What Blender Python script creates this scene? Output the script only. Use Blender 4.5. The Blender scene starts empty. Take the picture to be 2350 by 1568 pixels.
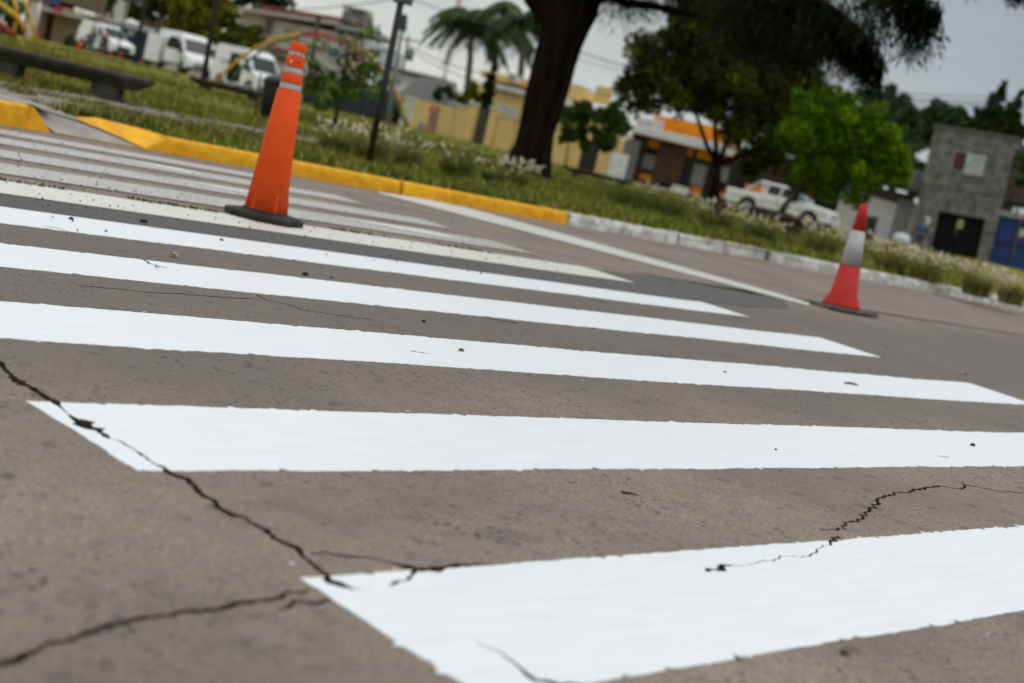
import bpy, math, random
import numpy as np
from mathutils import Vector, Matrix, noise
from mathutils.geometry import delaunay_2d_cdt
random.seed(7); RNG = np.random.default_rng(7)
sc = bpy.context.scene
C = sc.collection

# ------------------------------------------------------------------ camera
H = 0.78; F = 3264.0; CX, CY = 1175.0, 784.0            # photo measured on a 2350 x 1568 grid, 50 mm lens
_X = Vector((0.6959892, -0.06050174, -0.71549882)); _Y = Vector((-0.68227456, 0.25489079, -0.68522413))
_Z = _X.cross(_Y)
M3 = Matrix((_X, _Y, _Z))                                # camera -> world
cd = bpy.data.cameras.new('camera'); cam = bpy.data.objects.new('camera', cd); C.objects.link(cam)
cam.matrix_world = Matrix.Translation((0, 0, H)) @ M3.to_4x4()
cd.lens = 50.0; cd.sensor_width = 36.0; cd.clip_start = 0.05; cd.clip_end = 3000
cd.dof.use_dof = True; cd.dof.focus_distance = 4.75; cd.dof.aperture_fstop = 2.5
sc.camera = cam
# ------------------------------------------------------------------ sky and sun (overcast)
SUN_EL, SUN_AZ = math.radians(62), math.radians(150)
w = bpy.data.worlds.new('World'); sc.world = w; w.use_nodes = True
nt = w.node_tree; N = nt.nodes; L = nt.links
for n in list(N): N.remove(n)
out = N.new('ShaderNodeOutputWorld')
sky = N.new('ShaderNodeTexSky'); sky.sky_type = 'NISHITA'; sky.sun_disc = False
sky.sun_elevation = SUN_EL; sky.sun_rotation = SUN_AZ
bg1 = N.new('ShaderNodeBackground'); bg1.inputs[1].default_value = 0.05; L.new(sky.outputs[0], bg1.inputs[0])
tc = N.new('ShaderNodeTexCoord')
sep = N.new('ShaderNodeSeparateXYZ'); L.new(tc.outputs['Generated'], sep.inputs[0])
up = N.new('ShaderNodeValToRGB'); L.new(sep.outputs[2], up.inputs[0])     # overcast: zenith about three times the horizon
cr = up.color_ramp
cr.elements[0].position = 0.0; cr.elements[0].color = (0.43, 0.49, 0.53, 1)
cr.elements[1].position = 0.16; cr.elements[1].color = (0.36, 0.43, 0.49, 1)
e = cr.elements.new(0.45); e.color = (0.83, 0.87, 0.90, 1)
e = cr.elements.new(1.0); e.color = (1.60, 1.62, 1.62, 1)
mp = N.new('ShaderNodeMapping'); mp.inputs['Scale'].default_value = (1.0, 1.0, 5.0); L.new(tc.outputs['Generated'], mp.inputs[0])
nz = N.new('ShaderNodeTexNoise'); nz.inputs['Scale'].default_value = 2.3; nz.inputs['Detail'].default_value = 7; nz.inputs['Roughness'].default_value = .55
L.new(mp.outputs[0], nz.inputs[0])
dotn = N.new('ShaderNodeVectorMath'); dotn.operation = 'DOT_PRODUCT'; L.new(tc.outputs['Generated'], dotn.inputs[0])
dotn.inputs[1].default_value = (-0.70, 0.71, 0.0)        # the brighter, thinner cloud lies to the left of the view
mr = N.new('ShaderNodeMapRange'); mr.inputs[1].default_value = -0.34; mr.inputs[2].default_value = 0.02; mr.inputs[3].default_value = 0.0; mr.inputs[4].default_value = 1.0
L.new(dotn.outputs['Value'], mr.inputs[0])
nr = N.new('ShaderNodeMapRange'); nr.inputs[1].default_value = 0.30; nr.inputs[2].default_value = 0.60; nr.inputs[3].default_value = .45; L.new(nz.outputs[0], nr.inputs[0])
mu = N.new('ShaderNodeMath'); mu.operation = 'MULTIPLY'; L.new(mr.outputs[0], mu.inputs[0]); L.new(nr.outputs[0], mu.inputs[1])
el = N.new('ShaderNodeMapRange'); el.inputs[1].default_value = 0.42; el.inputs[2].default_value = 0.14; L.new(sep.outputs[2], el.inputs[0])
mu2 = N.new('ShaderNodeMath'); mu2.operation = 'MULTIPLY'; L.new(mu.outputs[0], mu2.inputs[0]); L.new(el.outputs[0], mu2.inputs[1])
mix = N.new('ShaderNodeMixRGB'); L.new(mu2.outputs[0], mix.inputs[0]); L.new(up.outputs[0], mix.inputs[1]); mix.inputs[2].default_value = (0.82, 0.83, 0.77, 1)
vr = N.new('ShaderNodeMapRange'); vr.inputs[1].default_value = .25; vr.inputs[2].default_value = .75; vr.inputs[3].default_value = .9; vr.inputs[4].default_value = 1.1
L.new(nz.outputs[0], vr.inputs[0])
vm = N.new('ShaderNodeVectorMath'); vm.operation = 'SCALE'; L.new(mix.outputs[0], vm.inputs[0]); L.new(vr.outputs[0], vm.inputs['Scale'])
bg2 = N.new('ShaderNodeBackground'); L.new(vm.outputs[0], bg2.inputs[0]); bg2.inputs[1].default_value = 0.92
add = N.new('ShaderNodeMixShader'); add.inputs[0].default_value = 0.93; L.new(bg1.outputs[0], add.inputs[1]); L.new(bg2.outputs[0], add.inputs[2])
L.new(add.outputs[0], out.inputs[0])
sd = bpy.data.lights.new('sun', 'SUN'); sd.energy = 0.6; sd.angle = math.radians(25); sd.color = (1, .96, .9)
so = bpy.data.objects.new('sun', sd); C.objects.link(so)
sdir = Vector((math.sin(SUN_AZ) * math.cos(SUN_EL), math.cos(SUN_AZ) * math.cos(SUN_EL), math.sin(SUN_EL)))
so.rotation_euler = sdir.to_track_quat('Z', 'Y').to_euler(); so.location = sdir * 60
vs = sc.view_settings; vs.view_transform = 'Standard'; vs.look = 'None'; vs.gamma = 1; vs.exposure = 0; vs.use_curve_mapping = False
sc.cycles.max_bounces = 6; sc.cycles.transparent_max_bounces = 6

# ------------------------------------------------------------------ placing helpers
def ray(px, py): return (M3 @ Vector((px - CX, -(py - CY), -F)))
def P(px, py, z=0.0):
    d = ray(px, py); t = (z - H) / d.z; return Vector((d.x * t, d.y * t, z))
FWD = Vector((-M3[0][2], -M3[1][2], 0)).normalized(); RIGHT = Vector((FWD.y, -FWD.x, 0))
def R(px, py, D):
    d = ray(px, py); t = D / (d.x * FWD.x + d.y * FWD.y); return Vector((0, 0, H)) + d * t

# ------------------------------------------------------------------ materials
MAT = {}
def mat(name, col, rough=.8, var=.15, scale=6.0, col2=None, bump=0.0, bscale=None, spec=.3, metal=0, detail=4, stretch=None, emit=None):
    if name in MAT: return MAT[name]
    m = bpy.data.materials.new(name); m.use_nodes = True; n = m.node_tree.nodes; l = m.node_tree.links
    b = n['Principled BSDF']; b.inputs['Roughness'].default_value = rough; b.inputs['Specular IOR Level'].default_value = spec; b.inputs['Metallic'].default_value = metal
    t = n.new('ShaderNodeTexCoord'); src = t.outputs['Object']
    if stretch:
        mpn = n.new('ShaderNodeMapping'); mpn.inputs['Scale'].default_value = stretch; l.new(src, mpn.inputs[0]); src = mpn.outputs[0]
    z = n.new('ShaderNodeTexNoise'); z.inputs['Scale'].default_value = scale; z.inputs['Detail'].default_value = detail; l.new(src, z.inputs[0])
    r = n.new('ShaderNodeValToRGB'); l.new(z.outputs[0], r.inputs[0])
    c = Vector(col); c2 = Vector(col2) if col2 else c * (1 - var * 1.5); c1 = c if col2 else c * (1 + var)
    r.color_ramp.elements[0].position = .36; r.color_ramp.elements[0].color = (*c2, 1)
    r.color_ramp.elements[1].position = .64; r.color_ramp.elements[1].color = (*c1, 1)
    l.new(r.outputs[0], b.inputs['Base Color'])
    if bump:
        z2 = n.new('ShaderNodeTexNoise'); z2.inputs['Scale'].default_value = bscale or scale * 4; z2.inputs['Detail'].default_value = 5; l.new(src, z2.inputs[0])
        bp = n.new('ShaderNodeBump'); bp.inputs['Strength'].default_value = bump; bp.inputs['Distance'].default_value = .01; l.new(z2.outputs[0], bp.inputs['Height']); l.new(bp.outputs[0], b.inputs['Normal'])
    MAT[name] = m; return m

# ------------------------------------------------------------------ mesh helpers
class MB:
    def __init__(s): s.v = []; s.f = []
    def quadbox(s, c8):
        i = len(s.v); s.v += [tuple(p) for p in c8]
        s.f += [(i, i+3, i+2, i+1), (i+4, i+5, i+6, i+7), (i, i+1, i+5, i+4), (i+1, i+2, i+6, i+5), (i+2, i+3, i+7, i+6), (i+3, i, i+4, i+7)]
        return s
    def box(s, x0, x1, y0, y1, z0, z1):
        return s.quadbox([(x0, y0, z0), (x1, y0, z0), (x1, y1, z0), (x0, y1, z0), (x0, y0, z1), (x1, y0, z1), (x1, y1, z1), (x0, y1, z1)])
    def hull(s, lo, hi):                               # two rings of the same length joined and capped
        i = len(s.v); n = len(lo); s.v += [tuple(p) for p in lo] + [tuple(p) for p in hi]
        s.f += [tuple(i + k for k in reversed(range(n))), tuple(i + n + k for k in range(n))]
        s.f += [(i + k, i + (k + 1) % n, i + n + (k + 1) % n, i + n + k) for k in range(n)]
        return s
    def prism(s, pts, y0, y1):                          # outline in x,z (counter-clockwise) extruded along y
        return s.hull([(x, y1, z) for x, z in pts], [(x, y0, z) for x, z in pts])
    def rings(s, rs, cap=True):
        i = len(s.v); n = len(rs[0])
        for r in rs: s.v += [tuple(p) for p in r]
        for a in range(len(rs) - 1):
            for k in range(n):
                s.f.append((i + a*n + k, i + a*n + (k+1) % n, i + (a+1)*n + (k+1) % n, i + (a+1)*n + k))
        if cap: s.f += [tuple(i + k for k in reversed(range(n))), tuple(i + (len(rs)-1)*n + k for k in range(n))]
        return s
    def lathe(s, prof, n=24, c=(0, 0, 0), sq=0):
        rs = []
        for r, z in prof:
            ring = []
            for k in range(n):
                a = 2*math.pi*k/n; ring.append((c[0] + r*math.cos(a), c[1] + r*math.sin(a), c[2] + z))
            rs.append(ring)
        return s.rings(rs)
    def tube(s, pts, rad, n=8):
        pts = [Vector(p) for p in pts]; rs = []
        if not hasattr(rad, '__len__'): rad = [rad] * len(pts)
        u = None
        for k, p in enumerate(pts):
            d = (pts[min(k+1, len(pts)-1)] - pts[max(k-1, 0)]).normalized()
            if u is None: u = d.orthogonal().normalized()
            u = (u - d * u.dot(d)).normalized(); v = d.cross(u)
            rs.append([p + (u*math.cos(2*math.pi*j/n) + v*math.sin(2*math.pi*j/n)) * rad[k] for j in range(n)])
        return s.rings(rs)
    def wheel(s, c, r, wd, n=20):                       # disc whose axle runs along y
        a = [(c[0] + r*math.cos(2*math.pi*k/n), c[1] - wd/2, c[2] + r*math.sin(2*math.pi*k/n)) for k in range(n)]
        b = [(x, c[1] + wd/2, z) for x, y, z in a]
        return s.hull(b, a)
    def build(s, name, m, parent=None, smooth=False, bevel=0, **kw):
        me = bpy.data.meshes.new(name); me.from_pydata(s.v, [], s.f); me.update()
        return link(name, me, m, parent, smooth, bevel, **kw)
def link(name, me, m, parent=None, smooth=False, bevel=0, loc=None, rz=None, **kw):
    if m is not None and not me.materials: me.materials.append(m)
    if smooth: me.polygons.foreach_set('use_smooth', [True]*len(me.polygons))
    o = bpy.data.objects.new(name, me); C.objects.link(o); o.parent = parent
    if bevel:
        b = o.modifiers.new('bevel', 'BEVEL'); b.width = bevel; b.segments = 2; b.limit_method = 'ANGLE'; b.angle_limit = .6
        b.harden_normals = False
    if loc is not None: o.location = loc
    if rz is not None: o.rotation_euler = (0, 0, rz)
    tag(o, **kw); return o
def tag(o, label=None, cat=None, group=None, kind=None):
    if label: o['label'] = label
    if cat: o['category'] = cat
    if group: o['group'] = group
    if kind: o['kind'] = kind
    return o
def thing(name, label, cat, mw=None, group=None):
    o = bpy.data.objects.new(name, None); C.objects.link(o); o.empty_display_size = .2
    if mw is not None: o.matrix_world = mw if isinstance(mw, Matrix) else Matrix.Translation(mw)
    return tag(o, label, cat, group)
def frame(o, x, z=None, y=None):
    """matrix with origin o and x axis x, z axis near z"""
    x = Vector(x).normalized(); z = Vector(z or (0, 0, 1)); z = (z - x * z.dot(x)).normalized(); y = z.cross(x)
    m = Matrix((x, y, z)).transposed().to_4x4(); m.translation = o; return m
def upframe(pb, pt, D):
    """frame standing at image point pb, whose up axis points to image point pt, both at distance D; returns matrix, height"""
    a = R(*pb, D); b = R(*pt, D); z = (b - a); h = z.length; z.normalize()
    x = (RIGHT - z * RIGHT.dot(z)).normalized(); y = z.cross(x)
    m = Matrix((x, y, z)).transposed().to_4x4(); m.translation = a; return m, h
def pix(mw, px, py):                                    # local (x, z) where the ray through a photo point meets the frame's y = 0 plane
    o = mw.translation; n = mw.to_3x3().col[1]; d = ray(px, py); c = Vector((0, 0, H))
    t = (o - c).dot(n) / d.dot(n); q = mw.inverted() @ (c + d * t); return q.x, q.z
def dup(root, mw, label=None):
    r = root.copy(); C.objects.link(r); r.matrix_world = mw
    if label: r['label'] = label
    for ch in list(root.children):
        c = ch.copy(); C.objects.link(c); c.parent = r
        for g in list(ch.children):
            d = g.copy(); C.objects.link(d); d.parent = c
    return r

CTRL = []                                               # points the terrain passes through
def ctrl(p): CTRL.append(tuple(p)); return p

# ================================================================== THE ROAD
def road_z(x, y):
    k = min(1, max(0, (6.05 - y)/.5)) * min(1, max(0, (10.0 - x)/1.5))
    return k*(.004 * noise.noise(Vector((x*.55, y*.55, 0))) + .0018 * noise.noise(Vector((x*2.3, y*2.3, 4))))
def m_road():
    m = bpy.data.materials.new('worn_concrete_asphalt'); m.use_nodes = True; n = m.node_tree.nodes; l = m.node_tree.links
    b = n['Principled BSDF']; b.inputs['Roughness'].default_value = .72; b.inputs['Specular IOR Level'].default_value = .2
    t = n.new('ShaderNodeTexCoord')
    def noi(s, d=5, r=.5):
        z = n.new('ShaderNodeTexNoise'); z.inputs['Scale'].default_value = s; z.inputs['Detail'].default_value = d; z.inputs['Roughness'].default_value = r; l.new(t.outputs['Object'], z.inputs[0]); return z.outputs[0]
    def ramp(src, a, b2, ca=(0, 0, 0, 1), cb=(1, 1, 1, 1)):
        r = n.new('ShaderNodeValToRGB'); r.color_ramp.elements[0].position = a; r.color_ramp.elements[1].position = b2
        r.color_ramp.elements[0].color = ca; r.color_ramp.elements[1].color = cb; l.new(src, r.inputs[0]); return r.outputs[0]
    def mixc(f, a, c2):
        x = n.new('ShaderNodeMixRGB'); l.new(f, x.inputs[0])
        for k, v in ((1, a), (2, c2)):
            if isinstance(v, tuple): x.inputs[k].default_value = v
            else: l.new(v, x.inputs[k])
        return x.outputs[0]
    def mul(a, c2):
        x = n.new('ShaderNodeMath'); x.operation = 'MULTIPLY'; l.new(a, x.inputs[0])
        if isinstance(c2, float): x.inputs[1].default_value = c2
        else: l.new(c2, x.inputs[1])
        return x.outputs[0]
    base = mixc(ramp(noi(1.1, 5), .35, .68), (.225, .180, .140, 1), (.360, .285, .215, 1))
    sp = n.new('ShaderNodeSeparateXYZ'); l.new(t.outputs['Object'], sp.inputs[0])      # wheel-worn lane: darker, more open aggregate
    ad = n.new('ShaderNodeMath'); ad.operation = 'ADD'; l.new(sp.outputs[1], ad.inputs[0]); l.new(mul(noi(.9, 4), 1.6), ad.inputs[1])
    up_ = n.new('ShaderNodeMapRange'); up_.inputs[1].default_value = 3.1; up_.inputs[2].default_value = 4.6; l.new(ad.outputs[0], up_.inputs[0])
    dn_ = n.new('ShaderNodeMapRange'); dn_.inputs[1].default_value = 7.6; dn_.inputs[2].default_value = 6.6; l.new(ad.outputs[0], dn_.inputs[0])
    lanem = mul(up_.outputs[0], dn_.outputs[0])
    base = mixc(mul(lanem, .75), base, (.135, .115, .100, 1))
    base = mixc(mul(ramp(noi(14, 6, .65), .4, .7), .5), base, (.16, .145, .135, 1))
    base = mixc(mul(ramp(noi(95, 3, .7), .42, .60), .6), base, (.105, .092, .084, 1))
    v = n.new('ShaderNodeTexVoronoi'); v.inputs['Scale'].default_value = 38; v.inputs['Randomness'].default_value = 1; l.new(t.outputs['Object'], v.inputs[0])
    fleck = mul(ramp(v.outputs['Distance'], .20, .34, (1, 1, 1, 1), (0, 0, 0, 1)), mul(ramp(noi(9, 3), .40, .56), ramp(noi(1.7, 3), .36, .60, (.25, .25, .25, 1))))
    base = mixc(mul(fleck, .95), base, (.040, .042, .046, 1))
    v3 = n.new('ShaderNodeTexVoronoi'); v3.inputs['Scale'].default_value = 120; l.new(t.outputs['Object'], v3.inputs[0])
    pit = mul(ramp(v3.outputs['Distance'], .12, .26, (1, 1, 1, 1), (0, 0, 0, 1)), ramp(noi(4, 3), .42, .62))
    base = mixc(mul(pit, .85), base, (.06, .055, .052, 1))
    v2 = n.new('ShaderNodeTexVoronoi'); v2.inputs['Scale'].default_value = 17; l.new(t.outputs['Object'], v2.inputs[0])
    spk = mul(ramp(v2.outputs['Distance'], .035, .06, (1, 1, 1, 1), (0, 0, 0, 1)), ramp(noi(3.1, 2), .52, .58))
    base = mixc(mul(spk, .7), base, (.6, .6, .58, 1))
    st = mul(ramp(noi(2.7, 4, .6), .58, .72), .55)
    base = mixc(st, base, (.085, .083, .085, 1))
    v5 = n.new('ShaderNodeTexVoronoi'); v5.inputs['Scale'].default_value = 7.5; l.new(t.outputs['Object'], v5.inputs[0])
    ds = n.new('ShaderNodeMath'); ds.operation = 'ADD'; l.new(v5.outputs['Distance'], ds.inputs[0]); l.new(mul(noi(22, 4), .35), ds.inputs[1])
    base = mixc(mul(ramp(ds.outputs[0], .24, .38, (1, 1, 1, 1), (0, 0, 0, 1)), .6), base, (.07, .068, .07, 1))
    base = mixc(mul(ramp(noi(210, 2, .8), .52, .62), .5), base, (.07, .06, .055, 1))
    l.new(base, b.inputs['Base Color'])
    bp = n.new('ShaderNodeBump'); bp.inputs['Strength'].default_value = .45; bp.inputs['Distance'].default_value = .005
    hs = n.new('ShaderNodeMath'); hs.operation = 'SUBTRACT'; l.new(noi(110, 4, .7), hs.inputs[0]); l.new(mul(fleck, .6), hs.inputs[1]); l.new(hs.outputs[0], bp.inputs['Height'])
    hs2 = n.new('ShaderNodeMath'); hs2.operation = 'SUBTRACT'; l.new(hs.outputs[0], hs2.inputs[0]); l.new(mul(pit, .7), hs2.inputs[1]); l.new(hs2.outputs[0], bp.inputs['Height'])
    l.new(bp.outputs[0], b.inputs['Normal']); return m
ROADM = m_road()
def m_paint(name, col, wear_lo, wear_hi, under=(.2, .17, .15)):
    m = bpy.data.materials.new(name); m.use_nodes = True; n = m.node_tree.nodes; l = m.node_tree.links
    b = n['Principled BSDF']; b.inputs['Roughness'].default_value = .42; b.inputs['Specular IOR Level'].default_value = .35
    t = n.new('ShaderNodeTexCoord'); mp_ = n.new('ShaderNodeMapping'); mp_.inputs['Rotation'].default_value = (0, 0, .5); mp_.inputs['Scale'].default_value = (1.2, 9, 1); l.new(t.outputs['Object'], mp_.inputs[0])
    z = n.new('ShaderNodeTexNoise'); z.inputs['Scale'].default_value = 4; z.inputs['Detail'].default_value = 6; l.new(mp_.outputs[0], z.inputs[0])
    r = n.new('ShaderNodeValToRGB'); l.new(z.outputs[0], r.inputs[0]); r.color_ramp.elements[0].position = .3; r.color_ramp.elements[1].position = .7
    c = Vector(col); r.color_ramp.elements[0].color = (*(c*.93), 1); r.color_ramp.elements[1].color = (*c, 1)
    z2 = n.new('ShaderNodeTexNoise'); z2.inputs['Scale'].default_value = 38; z2.inputs['Detail'].default_value = 7; z2.inputs['Roughness'].default_value = .7; l.new(t.outputs['Object'], z2.inputs[0])
    w2 = n.new('ShaderNodeMapRange'); w2.inputs[1].default_value = wear_lo; w2.inputs[2].default_value = wear_hi; l.new(z2.outputs[0], w2.inputs[0])
    x = n.new('ShaderNodeMixRGB'); l.new(w2.outputs[0], x.inputs[0]); l.new(r.outputs[0], x.inputs[1]); x.inputs[2].default_value = (*under, 1)
    l.new(x.outputs[0], b.inputs['Base Color'])
    bp = n.new('ShaderNodeBump'); bp.inputs['Strength'].default_value = .25; bp.inputs['Distance'].default_value = .004
    z3 = n.new('ShaderNodeTexNoise'); z3.inputs['Scale'].default_value = 60; z3.inputs['Detail'].default_value = 5; l.new(t.outputs['Object'], z3.inputs[0])
    l.new(z3.outputs[0], bp.inputs['Height']); l.new(bp.outputs[0], b.inputs['Normal']); return m
FRESH = m_paint('fresh_white_paint', (.77, .79, .81), .70, .82)
WORN = m_paint('worn_white_paint', (.50, .50, .47), .44, .66)
HALF = m_paint('chipped_white_paint', (.66, .655, .60), .56, .72)
DIRT = mat('crack_dirt', (.075, .052, .036), .95, .3, 40, bump=.6)
PATCH = mat('dark_asphalt_patch', (.135, .128, .121), .9, .35, 130, bump=1.0, bscale=190, detail=6)

def jag(p0, p1, step, amp, spike=0):
    p0 = Vector(p0); p1 = Vector(p1); d = p1 - p0; n = max(2, int(d.length / step)); t = Vector((-d.y, d.x)).normalized(); o = []
    for k in range(n):
        q = p0 + d * (k / n); s = amp * (noise.noise(Vector((q.x*14, q.y*14, 1))) + .7*noise.noise(Vector((q.x*60, q.y*60, 2))))
        s += .008 * noise.noise(Vector((q.x*1.3, q.y*1.3 + 7, 3)))
        if spike and random.random() < .09: s += random.choice((1, 1, -1)) * random.uniform(.3, 1) * spike
        if 0 < k: q = q + t * s
        o.append((q.x, q.y))
    return o
def poly(corners, step, amp, spike=0):
    o = []
    for k in range(len(corners)): o += jag(corners[k], corners[(k+1) % len(corners)], step, amp, spike)
    return o
X0, X1 = 1.465, 7.91
rows = [(1.285, 1.755), (2.315, 2.80), (3.385, 3.86), (4.43, 4.925), (5.45, 5.96)]
XR = [(7.95, 7.95), (7.93, 7.95), (7.83, 7.93), (7.86, 7.93), (7.87, 7.92)]
stripes = []
for k, (a, b_) in enumerate(rows):
    xl = X0 + (.015 if k else 0)
    stripes.append(poly([(xl, a), (XR[k][0], a), (XR[k][1], b_), (xl, b_)], .011 + .003*k, .0055 + .001*k, .016))
# cracks: photo points and half-width in metres
cracks_px = [
 ([(-60,790,.006),(0,832,.006),(22,862,.009),(38,872,.016),(55,882,.012),(75,893,.010),(105,912,.010),(122,922,.012),(135,932,.006),(150,945,.002),(163,953,.003),(172,962,.020),(186,966,.032),(200,974,.024),(212,985,.028),(226,990,.008),(243,1002,.010),(252,1008,.004),(268,1012,.003),(288,1022,.005),(300,1028,.002),(320,1043,.006),(335,1052,.002),(355,1068,.004),(378,1078,.009),(398,1092,.011),(430,1101,.010),(445,1118,.007),(470,1142,.009),(490,1150,.006),(515,1176,.009),(535,1184,.010),(560,1189,.006),(600,1217,.007),(640,1243,.009),(672,1255,.010),(700,1278,.005),(725,1300,.006),(752,1325,.006),(768,1340,.013),(785,1347,.011),(812,1352,.003),(850,1358,.0015)], .03),
 ([(-60,1545,.006),(0,1527,.006),(60,1510,.007),(110,1487,.006),(170,1470,.006),(230,1445,.006),(300,1425,.005),(360,1420,.005),(420,1408,.005),(500,1402,.007),(560,1385,.006),(620,1377,.005),(660,1363,.005),(705,1358,.004)], .018),
 ([(640,1402,.002),(680,1384,.005),(720,1388,.006),(760,1378,.003)], .012),
 ([(712,1272,.002),(740,1268,.003),(800,1277,.004),(850,1284,.003),(900,1293,.003),(930,1301,.009),(960,1309,.018),(1000,1304,.012),(1040,1300,.011),(1085,1300,.006),(1130,1296,.002)], .02),
 ([(955,1309,.006),(940,1322,.003),(915,1338,.005),(890,1348,.0015)], .012),
 ([(1880,1214,.002),(1905,1216,.004),(1935,1212,.004),(1948,1200,.003),(1965,1196,.005),(1985,1180,.004),(1992,1170,.006),(2010,1160,.006),(2015,1148,.005),(2045,1136,.004),(2075,1130,.003),(2100,1125,.007),(2140,1117,.006),(2175,1119,.0025),(2200,1123,.004),(2215,1114,.004),(2240,1119,.0025),(2300,1130,.002),(2400,1138,.002)], .014),
 ([(1925,1232,.006),(1905,1240,.008),(1895,1252,.002),(1880,1262,.002),(1868,1275,.003),(1840,1281,.0018),(1800,1279,.0018),(1785,1285,.0028),(1755,1292,.0014),(1700,1298,.0014),(1668,1297,.006),(1650,1302,.010),(1632,1308,.010),(1622,1312,.003)], .012),
 ([(1085,1470,.0014),(1130,1490,.002),(1160,1505,.0028),(1185,1520,.003),(1210,1542,.004),(1232,1562,.008),(1270,1570,.010),(1330,1574,.005)], .02),
 ([(180,658,.0025),(250,663,.003),(330,672,.004),(420,676,.003),(500,684,.004),(585,688,.003)], .008),
 ([(590,678,.003),(612,690,.003),(660,700,.004),(690,712,.003),(760,722,.002),(860,735,.002)], .008),
 ([(95,518,.006),(130,524,.008),(160,532,.005)], .01),
 ([(330,598,.006),(345,607,.008),(385,617,.006)], .01),
 ([(1110,727,.006),(1150,737,.009),(1190,743,.005)], .01),
 ([(1335,748,.004),(1360,756,.006)], .01),
 ([(942,807,.006),(962,810,.010),(985,813,.004)], .01),
 ([(1350,686,.006),(1385,696,.008)], .01),
 ([(1310,1115,.0015),(1425,1128,.012),(1450,1133,.010),(1462,1137,.002)][1:], .006),
 ([(2150,1047,.004),(2180,1052,.006)], .006),
]
crack_polys = []; crack_d = []
for ci_, (pts, dep) in enumerate(cracks_px):
    q = [(P(x, y).xy, w_) for x, y, w_ in pts]; res = []
    for k in range(len(q) - 1):
        n = max(1, int((q[k+1][0] - q[k][0]).length / .012))
        for j in range(n):
            t = j / n; res.append((q[k][0].lerp(q[k+1][0], t), q[k][1]*(1-t) + q[k+1][1]*t))
    res.append(q[-1]); Lf = []; Rt = []
    for k, (p, wd) in enumerate(res):
        d = (res[min(k+1, len(res)-1)][0] - res[max(k-1, 0)][0]); d = d.normalized() if d.length > 1e-6 else Vector((1, 0)); nn = Vector((-d.y, d.x))
        wob_ = wob_*.6 + random.gauss(0, .0045 if ci_ in (5, 6) else .0022) if k else 0; c = p + nn * wob_
        Lf.append(c + nn * wd * random.uniform(.4, 1.45)); Rt.append(c - nn * wd * random.uniform(.4, 1.45))
    crack_polys.append([tuple(p) for p in Rt + Lf[::-1]]); crack_d.append(dep)
RX0, RX1, RY0, RY1 = -3.0, 16.0, -1.5, 10.99
verts2 = []; faces2 = []
def addpoly(pl):
    i = len(verts2); verts2.extend(pl); faces2.append(list(range(i, i + len(pl))))
dom = [(RX0, RY0), (RX1, RY0), (RX1, RY1), (RX0, RY1)]
addpoly(dom)
for s_ in stripes: addpoly(s_)
for s_ in crack_polys: addpoly(s_)
for x in np.arange(RX0 + .2, RX1, .22):
    for y in np.arange(RY0 + .2, RY1 - .1, .22): verts2.append((x + random.uniform(-.05, .05), y + random.uniform(-.05, .05)))
vo, eo, fo, _, _, of = delaunay_2d_cdt([Vector(v) for v in verts2], [], faces2, 0, 1e-5, True)
nS = len(stripes)
zs = [road_z(v.x, v.y) for v in vo]
rf = []; cf = []; sf = [[] for _ in range(nS)]
cen = np.array([[sum(vo[i].x for i in f)/3, sum(vo[i].y for i in f)/3] for f in fo])
def inside(pl):
    a = np.array(pl); b_ = np.roll(a, -1, 0); res = np.zeros(len(cen), bool)
    ii = np.where((cen[:, 0] > a[:, 0].min()) & (cen[:, 0] < a[:, 0].max()) & (cen[:, 1] > a[:, 1].min()) & (cen[:, 1] < a[:, 1].max()))[0]
    x, y = cen[ii, 0][:, None], cen[ii, 1][:, None]; dy = b_[:, 1] - a[:, 1]; dy[np.abs(dy) < 1e-12] = 1e-12
    cr_ = ((a[:, 1] > y) != (b_[:, 1] > y)) & (x < (b_[:, 0]-a[:, 0])*(y-a[:, 1])/dy + a[:, 0]); s_ = np.sign(dy)
    res[ii] = (cr_*s_).sum(1) != 0; return res
CIN = [inside(p) for p in crack_polys]; SIN = [inside(p) for p in stripes]
for fi, f in enumerate(fo):
    if len(f) < 3: continue
    o_ = [i + 1 for i in range(nS) if SIN[i][fi]]
    ck = [i for i in range(len(CIN)) if CIN[i][fi]]
    if ck: cf.append((tuple(f), max(crack_d[i] for i in ck))); continue
    rf.append(tuple(f))
    for i in o_:
        if 1 <= i <= nS: sf[i-1].append(tuple(f))
road = link('road', bpy.data.meshes.new('road'), ROADM, smooth=True, kind='structure')
road.data.from_pydata([(v.x, v.y, z) for v, z in zip(vo, zs)], [], rf); road.data.update()
road.data.polygons.foreach_set('use_smooth', [True]*len(rf))
# crack floor and walls
cm = MB(); eh = {}
vd = {}
for f, d in cf:
    for i in f: vd[i] = max(vd.get(i, 0), d)
idx = {}
for f, d in cf:
    for k in range(3): eh.setdefault(frozenset((f[k], f[(k+1) % 3])), []).append((f[k], f[(k+1) % 3]))
def cv(i, lvl):
    if (i, lvl) not in idx:
        idx[(i, lvl)] = len(cm.v); cm.v.append((vo[i].x, vo[i].y, zs[i] + (.001 if lvl else -vd[i])))
    return idx[(i, lvl)]
for f, d in cf: cm.f.append(tuple(cv(i, 0) for i in f))
for e_, l_ in eh.items():
    if len(l_) == 1:
        a, b_ = l_[0]; cm.f.append((cv(a, 0), cv(a, 1), cv(b_, 1), cv(b_, 0)))
cm.build('crack', DIRT, road, label='jagged cracks running through the worn road surface')
lbls = ['nearest fresh white stripe, cracked at its left tip', 'second fresh white stripe with a broken crack across its left tip', 'third fresh white stripe', 'fourth fresh white stripe', 'fifth fresh white stripe beside the tall cone']
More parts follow.
